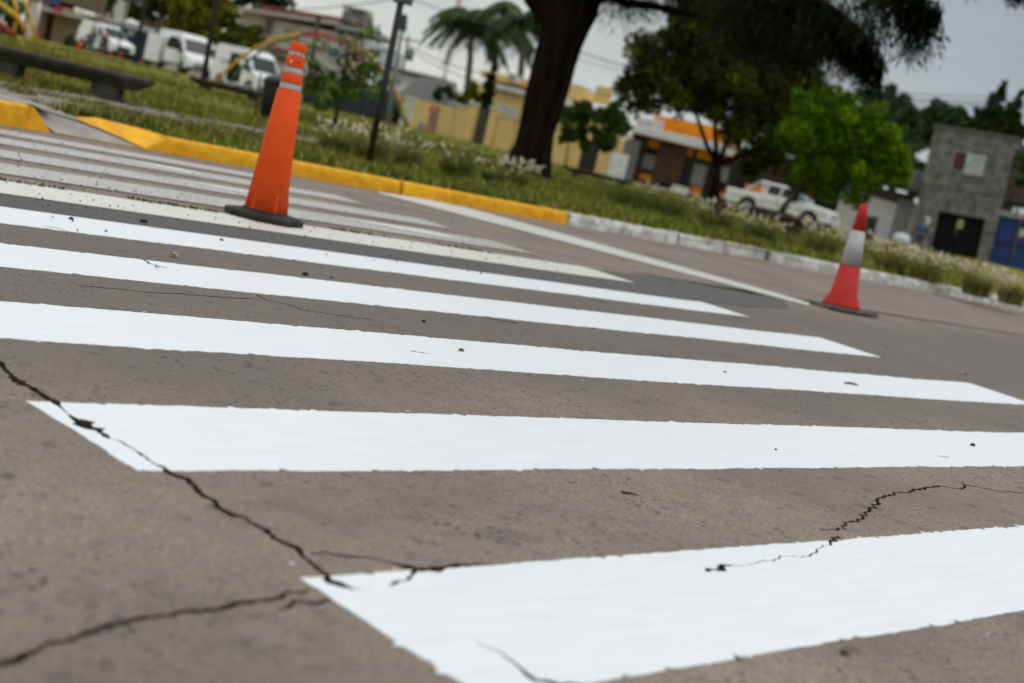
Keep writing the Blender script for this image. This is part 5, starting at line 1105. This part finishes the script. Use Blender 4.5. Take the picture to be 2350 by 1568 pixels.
f.rect('water_tank', (778, 17), (824, 56), 1, 3, mat('stained_concrete', (.26, .235, .21), .95, .3, 1.5, col2=(.14, .12, .105), bump=.5)); f.rect('tank_lid', (775, 12), (828, 18), .9, 3.1, GPL)
f.window((574, 54), (606, 74), BLN, WPL, 2, sill=True); f.window((652, 64), (688, 96), BLN, WPL, 2, sill=True); f.window((618, 122), (660, 148), mat('shutter_grey', (.13, .13, .13), .7), CRM, 1, name='garage_shutter'); f.rect('canopy', (614, 108), (662, 119), -.9, -.001, WPL)
f.window((772, 66), (792, 84), DK, WPL, 1); f.window((798, 70), (816, 86), DK, WPL, 1); f.window((757, 112), (790, 142), mat('blue_grey_glass', (.16, .20, .26), .3), WPL, 2, sill=True); f.rect('column', (796, 108), (826, 250), -.3, -.001, mat('peach_plaster', (.55, .42, .34), .9), zmin=-.5); f.window((668, 88), (690, 112), BLN, WPL, 1)
f.rect('downpipe', (612, 44), (622, 80), -.12, -.001, mat('brown_pipe', (.14, .12, .105), .8)); f.rect('balcony_beam', (700, 100), (760, 106), -.5, -.001, CRM)
f.rect('low_wing', (826, 96), (862, 200), -.2, 5, mat('blue_white_plaster', (.52, .56, .62), .8), zmin=-.5); f.window((836, 104), (852, 128), BLN, WPL, 1) 
# white sheds + dark fence + thatched roof
f = Fac('shed', 'low white shed roofed in grey right of the black lamp post', 'shed', (838, 282), (1030, 326), 92, 91)
f.rect('wall', (842, 158), (1010, 300), 0, 4, mat('bright_white_wall', (.72, .73, .75), .8), zmin=-.5); xa, za = f.q(894, 152); xb, zb_ = f.q(1015, 180)
MB().hull([(xa, -.5, za-.32), (xb, -.5, zb_-.32), (xb, 4, zb_-.32), (xa, 4, za-.32)], [(xa, -.5, za), (xb, -.5, zb_), (xb, 4, zb_), (xa, 4, za)]).build('roof', mat('weathered_sheet', (.14, .14, .14), .8), f.t)
f = Fac('metal_fence', 'dark green sheet fence behind the sapling and lamp post', 'fence', (690, 250), (938, 303), 83, 82)
xa, za = f.q(690, 165); xb, zb_ = f.q(938, 216); n = 12; DG = mat('dark_green_sheet', (.022, .034, .036), .6, .2, 4)
for k in range(n):
    x0 = f.w*k/n; x1 = f.w*(k+1)/n; z0 = za + (zb_-za)*k/n; MB().box(x0+.02, x1-.02, 0, .05, -.2, z0).build('panel', DG, f.t)
    MB().tube([(x0, -.04, -.2), (x0, -.04, z0+.05)], .03, 6).build('post', TRIM, f.t)
f.rect('rail', (690, 170), (938, 176), -.05, -.01, mat('rust_rail', (.10, .06, .04), .8)) if False else None
THA = mat('grey_thatch', (.13, .125, .12), .95, .3, 5, bump=1, bscale=25, stretch=(3, 3, .6))
f = Fac('thatched_hut', 'hut with a shaggy grey thatched roof left of the yellow wall', 'hut', (915, 290), (1035, 318), 80, 79.6)
x0, z0 = f.q(906, 222); x1, z1 = f.q(1062, 250); xa, za = f.q(945, 172); xb, zb_ = f.q(1012, 176)
MB().hull([(x0, -.6, z0-.1), (x1, -.6, z1-.1), (x1, 4.5, z1-.1), (x0, 4.5, z0-.1)], [(xa, 1.6, za), (xb, 1.6, zb_), (xb, 2.4, zb_), (xa, 2.4, za)]).build('roof', THA, f.t, bevel=.15)
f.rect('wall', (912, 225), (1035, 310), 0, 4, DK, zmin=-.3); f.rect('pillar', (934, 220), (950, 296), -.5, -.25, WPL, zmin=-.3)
# 4 yellow garden wall with caps and gate
YW = plaster('yellow_plaster', (.70, .51, .21), (.62, .45, .18)); CAPM = plaster('white_cap', (.60, .60, .59))
f = Fac('garden_wall', 'pale yellow plastered wall with white caps and a narrow black gate', 'wall', (944, 300), (1345, 392), 71, 69.5)
def wp(x, y): return f.q(x, y)
def wseg(name, pxa, pxb, pyt, m, y0=0, y1=.25, cap=True):
    xa = wp(pxa, pyt)[0]; xb = wp(pxb, pyt)[0]; zt = wp((pxa+pxb)/2, pyt)[1]; MB().box(xa, xb, y0, y1, -.4, zt).build(name, m, f.t)
    if cap: MB().box(xa-.06, xb+.06, y0-.07, y1+.07, zt+.001, zt+.09).build('cap', CAPM, f.t)
wseg('wall', 952, 1048, 238, YW, cap=False); wseg('wall', 1048, 1079, 246, YW); wseg('pier', 1080, 1096, 239, YW, -.08, .4); wseg('pier', 1127, 1146, 250, YW, -.08, .4); wseg('wall', 1147, 1186, 270, YW); wseg('wall', 1186, 1330, 286, YW); wseg('pier', 1328, 1344, 290, YW, -.08, .4)
for k in range(4):
    x0 = wp(1097, 255)[0] + .015; x1 = wp(1126, 262)[0] - .015; MB().box(x0 + (x1-x0)*k/4 + .01, x0 + (x1-x0)*(k+1)/4 - .01, .1, .15, -.15, wp(1110, 248)[1]).build('gate_board', BLK, f.t)
f.rect('meter_box', (962, 280), (972, 298), -.12, -.001, GPL); f.rect('sign_post', (1002, 245), (1008, 312), -1.0, -.94, mat('rusty_post', (.28, .15, .12), .8), zmin=-.2)
tg = f.rect('sign_plate', (998, 246), (1013, 262), -1.02, -1.005, mat('faded_red_sign', (.55, .16, .13), .6))
# yellow house
f = Fac('house', 'yellow house with flat grey roof bands behind the yellow wall', 'house', (1090, 300), (1400, 372), 86, 84.6)
f.rect('wall', (1095, 190), (1260, 330), 0, 7, YW, zmin=-.5); f.rect('upper_wall', (1100, 158), (1240, 185), .6, 7, YW, zmin=f.q(1170, 190)[1]); f.rect('wall', (1260, 222), (1388, 340), .0, 7, YW, zmin=-.5); f.rect('upper_wall', (1296, 190), (1330, 218), .5, 6, YW, zmin=f.q(1310, 226)[1])
for a, b_, yy in ((1120, 1215, 196), (1290, 1392, 238)):
    xa, za = f.q(a, yy - 8); xb, zb_ = f.q(b_, yy + 14); MB().hull([(xa, -.45, za-.28), (xb, -.45, zb_-.28), (xb, .0, zb_-.28), (xa, .0, za-.28)], [(xa, -.45, za), (xb, -.45, zb_), (xb, 0, zb_), (xa, 0, za)]).build('roof_band', CAPM, f.t)
f.window((1142, 238), (1184, 264), DK, CAPM, 1, fw=.18); f.rect('chimney', (1368, 195), (1392, 240), .3, 1.3, YW); f.rect('parapet', (1180, 172), (1190, 190), .3, .6, CAPM); f.rect('vent', (1166, 166), (1176, 186), .5, .6, GPL)
# yellow pilasters + black gate + white door
f = Fac('porch', 'yellow pilasters with a black gate and a white door left of the orange house', 'porch', (1330, 394), (1454, 424), 75.5, 75.2)
f.rect('gate', (1337, 322), (1394, 400), .1, .2, BLK, zmin=-.2); f.rect('pilaster', (1384, 312), (1402, 400), -.1, .3, YW, zmin=-.2); f.rect('pilaster', (1402, 314), (1414, 400), -.05, .3, mat('pink_plaster', (.45, .20, .14), .9), zmin=-.2, label='faded pink strip'); f.rect('pilaster', (1414, 316), (1424, 400), -.1, .3, YW, zmin=-.2)
f.rect('door', (1406, 348), (1432, 410), -.16, -.101, mat('white_door', (.72, .74, .76), .5), zmin=0); f.rect('column', (1437, 318), (1449, 415), -.12, .3, mat('dim_grey_wall', (.16, .16, .16), .9), zmin=-.2); f.rect('beam', (1424, 306), (1452, 320), -.05, .3, WPL)
# 5 orange house
OR = mat('orange_plaster', (.76, .27, .008), .8, .06, 3, bump=.2); DOR = mat('orange_panel', (.70, .25, .010), .8, .06, 3); BRN = mat('brown_cladding', (.075, .042, .030), .8, .2, 4); WAW = mat('white_awning', (.66, .67, .68), .6, .06, 2)
f = Fac('house', 'orange house with a long white awning and dark brown pillars', 'house', (1446, 424), (1700, 484), 76, 75.1)
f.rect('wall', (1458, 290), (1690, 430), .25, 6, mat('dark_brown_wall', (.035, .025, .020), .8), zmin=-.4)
xa, za = f.q(1455, 287); xb, zb_ = f.q(1688, 338); MB().hull([(xa, -1.0, za-.40), (xb, -1.0, zb_-.52), (xb, .3, zb_-.52), (xa, .3, za-.40)], [(xa, -1.0, za), (xb, -1.0, zb_), (xb, .3, zb_), (xa, .3, za)]).build('awning', WAW, f.t, bevel=.03)
xa, za = f.q(1500, 262); xb, zb_ = f.q(1690, 300); zl = f.q(1560, 305)[1]
MB().hull([(xa, .3, zl-.6), (xb, .3, zl-.9), (xb, 4, zl-.9), (xa, 4, zl-.6)], [(xa, .3, za), (xb, .3, zb_), (xb, 4, zb_), (xa, 4, za)]).build('parapet', OR, f.t)
for k in range(26):
    u = (k+.5)/26; x = xa + (xb-xa)*u; zc = zl - .6 - .3*u + .25; MB().box(x-.045, x+.045, .22, .299, zc-.2, zc+.85).build('slat', OR if k > 3 else WAW, f.t)
f.rect('parapet', (1463, 268), (1500, 300), .28, 3, mat('pale_pink_wall', (.52, .44, .42), .8), label='pale pinkish parapet end')
for tl, br, m_, nm in (((1464, 312), (1522, 345), DOR, 'orange_panel'), ((1452, 392), (1502, 420), DOR, 'orange_panel'), ((1516, 326), (1557, 428), BRN, 'pillar'), ((1566, 332), (1588, 360), DOR, 'orange_panel'), ((1602, 345), (1630, 370), DOR, 'orange_panel'), ((1588, 424), (1606, 452), DOR, 'orange_panel'), ((1632, 436), (1658, 454), DOR, 'orange_panel'), ((1670, 330), (1690, 352), DOR, 'orange_panel')):
    f.rect(nm, tl, br, .05 if nm != 'pillar' else -.2, .25, m_)
f.window((1459, 347), (1512, 396), BLN, mat('grey_frame', (.16, .16, .17), .6), 2, fw=.12); f.window((1594, 374), (1614, 430), BLN, MAT['grey_frame'], 1); f.window((1646, 378), (1668, 420), BLN, MAT['grey_frame'], 1); f.rect('door', (1558, 350), (1585, 440), .1, .2, mat('black_door', (.015, .013, .012), .5)); f.rect('pillar', (1450, 306), (1463, 425), -.15, .25, BRN, zmin=-.3)
f.rect('plinth', (1455, 416), (1548, 452), -.3, -.001, WAW, zmin=-.2)
o_, _ = f.rect('white_box', (1547, 424), (1579, 452), -1.0, -.35, WAW, zmin=-.1); f.rect('step', (1580, 455), (1660, 470), -.5, -.001, GPL, zmin=-.2)
# 6 dark shopfront and white garage with tiled roof
f = Fac('shop_building', 'dark shopfront behind the bonnet of the white pickup', 'shop', (1700, 486), (1955, 540), 77.5, 76.9)
DKF = mat('dark_front', (.014, .018, .018), .6, .3, 2)
f.rect('wall', (1640, 330), (1955, 470), .2, 5, mat('dark_brown_wall2', (.05, .038, .03), .9), zmin=-.4)
for a, b_ in ((1868, 1895), (1898, 1922), (1925, 1948)): f.rect('door_leaf', (a, 405), (b_, 500), .05, .19, DKF, zmin=-.2)
f.rect('red_post', (1860, 428), (1866, 470), -.2, .0, mat('dull_red_post', (.16, .025, .02), .7), zmin=-.2)
f = Fac('garage', 'white walled garage with a dark tiled lean-to roof beside the concrete building', 'garage', (1925, 528), (2092, 570), 71.5, 70.5)
f.rect('wall', (1934, 430), (1962, 525), 0, 5, WPL, zmin=-.4); f.rect('wall', (1962, 440), (2000, 535), .1, 5, GPL, zmin=-.4); f.rect('wall', (2064, 455), (2071, 560), 0, 5, GPL, zmin=-.4); f.rect('side_wall', (2071, 462), (2092, 570), .02, 5, mat('pale_blue_wall', (.50, .56, .58), .8), zmin=-.4)
f.rect('garage_door', (1998, 452), (2064, 560), .05, .12, mat('white_garage_door', (.66, .67, .68), .6, .05, 3), zmin=-.1); f.rect('upper_wall', (1934, 410), (2092, 452), .15, 5, mat('brown_beam_wall', (.12, .10, .085), .9), zmin=f.q(2000, 458)[1])
x0, z0 = f.q(1930, 402); x1, z1 = f.q(2108, 446); zt = f.q(2000, 392)[1]; TIL = mat('dark_roof_tile', (.055, .053, .055), .8, .3, 5)
n = 7; m__ = 4
MB().hull([(x0, -.8, z1-.02), (x1, -.8, z1-.02), (x1, 3, z1+1.1), (x0, 3, z1+1.1)], [(x0, -.8, z1+.05), (x1, -.8, z1+.05), (x1, 3, z1+1.2), (x0, 3, z1+1.2)]).build('roof', TIL, f.t)
for k in range(14):
    for j in range(4):
        xx = x0 + (x1-x0)*(k+.5)/14; yy = -.75 + j*.9; zz_ = z1 + .05 + (yy+.8)*.303
        MB().hull([(xx-.12, yy, zz_+.01), (xx+.12, yy, zz_+.01), (xx+.12, yy+.85, zz_+.28), (xx-.12, yy+.85, zz_+.28)], [(xx-.05, yy, zz_+.09), (xx+.05, yy, zz_+.09), (xx+.05, yy+.85, zz_+.35), (xx-.05, yy+.85, zz_+.35)]).build('roof_tile', TIL, f.t)
f.rect('roof_ridge', (1940, 392), (2104, 430), 2.9, 3.1, WPL, zmin=f.q(2000, 402)[1]) 
# 7 two storey concrete building
CEM = mat('rough_cement', (.215, .21, .20), .95, .25, 2.6, col2=(.105, .10, .097), bump=1.0, bscale=14, detail=10)
f = Fac('concrete_building', 'two storey bare cement building with a black garage door', 'building', (2083, 568), (2268, 604), 68, 66.6)
ztop = f.q(2230, 304)[1]; xd0, zd1 = f.q(2155, 484); xd1, _ = f.q(2262, 505); wx0, wz1 = f.q(2193, 348); wx1, wz0 = f.q(2250, 400); W_ = f.w
dz1 = f.q(2210, 494)[1]
mb = MB()
mb.box(0, xd0, 0, 7, -.5, ztop); mb.box(xd1, W_, 0, 7, -.5, ztop); mb.box(xd0, xd1, 0, 7, dz1, wz0); mb.box(xd0, wx0, 0, 7, wz0, wz1); mb.box(wx1, xd1, 0, 7, wz0, wz1) if wx1 < xd1 else None; mb.box(xd0, xd1, 0, 7, wz1, ztop)
mb.build('wall', CEM, f.t); MB().box(-.06, W_+.06, -.07, 7.05, ztop+.001, ztop+.12).build('parapet_cap', mat('dark_cement', (.13, .125, .115), .95), f.t)
MB().box(0, W_, -.012, -.001, f.q(2180, 432)[1]-.04, f.q(2180, 432)[1]+.04).build('stain_band', mat('cement_joint', (.12, .115, .11), .95), f.t)
mid = wx0 + (wx1-wx0)*.40
wf = MB(); [wf.box(*b_) for b_ in ((wx0-.06, mid, -.03, .12, wz0-.06, wz0), (wx0-.06, mid, -.03, .12, wz1, wz1+.06), (wx0-.06, wx0, -.03, .12, wz0, wz1))]; wo = wf.build('window', GPL, f.t); MB().box(wx0, mid, .03, .1, wz0, wz1).build('pane', mat('maroon_curtain', (.085, .035, .04), .7), wo)
sh = MB().box(mid+.01, wx1+.12, -.05, -.015, wz0-.12, wz1+.02).build('shutter', mat('shutter_frame', (.35, .37, .37), .6), f.t)
for k in range(9):
    z0 = wz0 - .10 + (wz1-wz0+.10)*k/9; MB().hull([(mid+.03, -.09, z0), (wx1+.10, -.09, z0), (wx1+.10, -.051, z0), (mid+.03, -.051, z0)], [(mid+.03, -.065, z0+.11), (wx1+.10, -.065, z0+.11), (wx1+.10, -.051, z0+.11), (mid+.03, -.051, z0+.11)]).build('slat', mat('pale_slat', (.42, .45, .45), .6), sh)
MB().box(xd0+.05, xd1-.05, .35, .42, -.3, dz1).build('garage_door_back', BLK, f.t)
for k in range(6): MB().box(xd0 + (xd1-xd0)*k/6 + .02, xd0 + (xd1-xd0)*(k+1)/6 - .02, .28, .34, -.2, dz1-.02).build('door_panel', mat('black_sheet', (.010, .011, .012), .8, .2, 3, spec=.08), f.t)
cx0, cz0 = f.q(2202, 514); MB().box(cx0-.13, cx0+.13, .25, .275, cz0-.2, cz0+.2).build('notice', mat('cream_notice', (.55, .50, .32), .7), f.t); MB().box(cx0-.06, cx0+.06, .245, .249, cz0-.1, cz0+.06).build('notice_symbol', mat('brown_print', (.30, .22, .08), .7), f.t)
cx1, cz1 = f.q(2192, 535); MB().tube([(cx1, .22, cz1-.2), (cx1, .20, cz1+.2)], .015, 6).build('door_handle', RIMM, f.t, smooth=True)
cx0, cz0 = f.q(2128, 507); MB().rings([[(cx0 + math.cos(a)*.16, y, cz0 + math.sin(a)*.22) for a in np.linspace(0, 6.283, 17)[:-1]] for y in (-.001, -.025)][::1]).build('number_plate', WHT, f.t)
# 8 right edge: dark brick wall and blue gate
DBR = mat('dark_brick', (.085, .07, .06), .95, .35, 5, bump=.7, bscale=20)
f = Fac('brick_building', 'dark brick building with blue metal gates at the right edge', 'building', (2269, 606), (2440, 640), 66.7, 65.4)
f.rect('wall', (2300, 335), (2480, 492), .15, 6, DBR); x0, z0 = f.q(2286, 486); x1, z1 = f.q(2480, 520); zl = f.q(2330, 500)[1]
MB().box(x0, x1, -.15, .6, zl-.02, zl+.22).build('lintel', GPL, f.t)
xs_ = [f.q(2290, 500)[0], f.q(2338, 510)[0], f.q(2392, 520)[0], f.q(2450, 530)[0]]; BG = mat('blue_gate_metal', (.012, .045, .19), .5, .15, 4)
for a, b_ in zip(xs_, xs_[1:]):
    lf = MB().box(a+.08, b_-.03, .05, .1, -.3, zl-.03).build('gate_leaf', BG, f.t)
    for k in range(16):
        z0 = -.28 + (zl+.2)*k/16; MB().hull([(a+.10, .01, z0), (b_-.05, .01, z0), (b_-.05, .049, z0), (a+.10, .049, z0)], [(a+.10, .03, z0+.10), (b_-.05, .03, z0+.10), (b_-.05, .049, z0+.10), (a+.10, .049, z0+.10)]).build('slat', BG, lf)
    MB().box(a-.04, a+.07, -.02, .1, -.3, zl-.025).build('gate_post', BLK, f.t); MB().box(a+.10, b_-.05, -.01, .008, 1.0, 1.1).build('cross_bar', BLK, f.t)
cx0, cz0 = f.q(2345, 535); MB().box(cx0-.1, cx0+.12, -.03, -.012, cz0-.18, cz0+.18).build('notice', MAT['cream_notice'], f.t)

# ================================================================== PEBBLES AND LEAVES ON THE ROAD
PB = mat('black_pebble', (.018, .018, .019), .7, .3, 60); PBB = mat('brown_pebble', (.14, .10, .07), .8, .3, 60)
def pebble(px, py, r, label, m=PB):
    o = P(px, py); o.z = road_z(o.x, o.y) + .002; rs = []
    for k, z in ((.75, 0), (1.05, .25), (1.0, .6), (.6, .95), (.15, 1.1)):
        rs.append([(r*k*math.cos(a)*random.uniform(.82, 1.15)*1.2, r*k*math.sin(a)*random.uniform(.82, 1.15), r*z) for a in np.linspace(0, 6.283, 10)[:-1]])
    tag(MB().rings(rs).build('pebble', m, loc=o, smooth=True), label, 'pebble', 'loose pebbles on the crossing')
pebble(329, 512, .017, 'largest black pebble, on the asphalt between the dark trench and the fifth stripe')
pebble(163, 504, .010, 'dark pebble on the fifth stripe, far left')
pebble(508, 553, .009, 'brownish pebble on the fifth stripe below the left corner of the cone base', PBB)
pebble(700, 633, .013, 'shiny black pebble between the fourth and fifth stripes')
pebble(1103, 629, .007, 'tiny brown pebble on the upper edge of the fifth stripe', PBB)
pebble(1058, 807, .009, 'small brown pebble just above the third stripe', PBB)
pebble(2232, 1024, .010, 'dark stone on the second stripe near the right edge')
pebble(1780, 1033, .004, 'tiny dark grain on the middle of the second stripe')
pebble(1663, 855, .006, 'tiny pebble between the third and fourth stripes, right part', PBB)
pebble(1938, 1500, .008, 'blurred brown crumb below the nearest stripe', PBB)
pebble(760, 640, .006, 'small dark stone right of the shiny black pebble'); pebble(972, 740, .008, 'dark stone between the third and fourth stripes, middle')
pebble(243, 532, .006, 'dark flake on the fifth stripe left of the orange leaf')
def road_leaf(px, py, s, rz, col, label):
    o = P(px, py); z = road_z(o.x, o.y) + .004; mb = MB(); curled_leaf(mb, (0, 0, 0), s, rz); ob = mb.build('dry_leaf', col, loc=(o.x, o.y, z)); tag(ob, label, 'leaf')
OL = mat('leaf_orange', (.50, .20, .05), .7, .2, 30); YL = mat('leaf_yellow_green', (.34, .33, .09), .7, .2, 30); BL = mat('leaf_brown', (.16, .09, .05), .8, .3, 30)
road_leaf(354, 525, .012, .4, OL, 'tiny orange leaf above the fifth stripe'); road_leaf(398, 590, .022, 1.0, YL, 'yellow green leaf on the asphalt below the fifth stripe'); road_leaf(360, 619, .010, 2, BL, 'dark leaf flake on the fourth stripe')
road_leaf(2035, 801, .020, .5, mat('leaf_ochre', (.42, .26, .06), .8, .2, 30), 'curled ochre leaf right of the third stripe tip'); road_leaf(2212, 862, .018, 1.5, mat('leaf_tan', (.36, .24, .18), .8, .2, 30), 'tan leaf above the third stripe near the right edge'); road_leaf(2155, 772, .010, .5, OL, 'small reddish leaf far right on the asphalt')
o = P(1953, 884); tw = MB().tube([(-.045, .010, .006), (-.01, .004, .009), (.02, -.004, .007), (.05, -.012, .005)], [.004, .006, .005, .002], 6).build('twig', mat('green_twig', (.11, .10, .04), .8), loc=(o.x, o.y, road_z(o.x, o.y) + .001)); tag(tw, 'short greenish twig lying on the third stripe', 'twig')
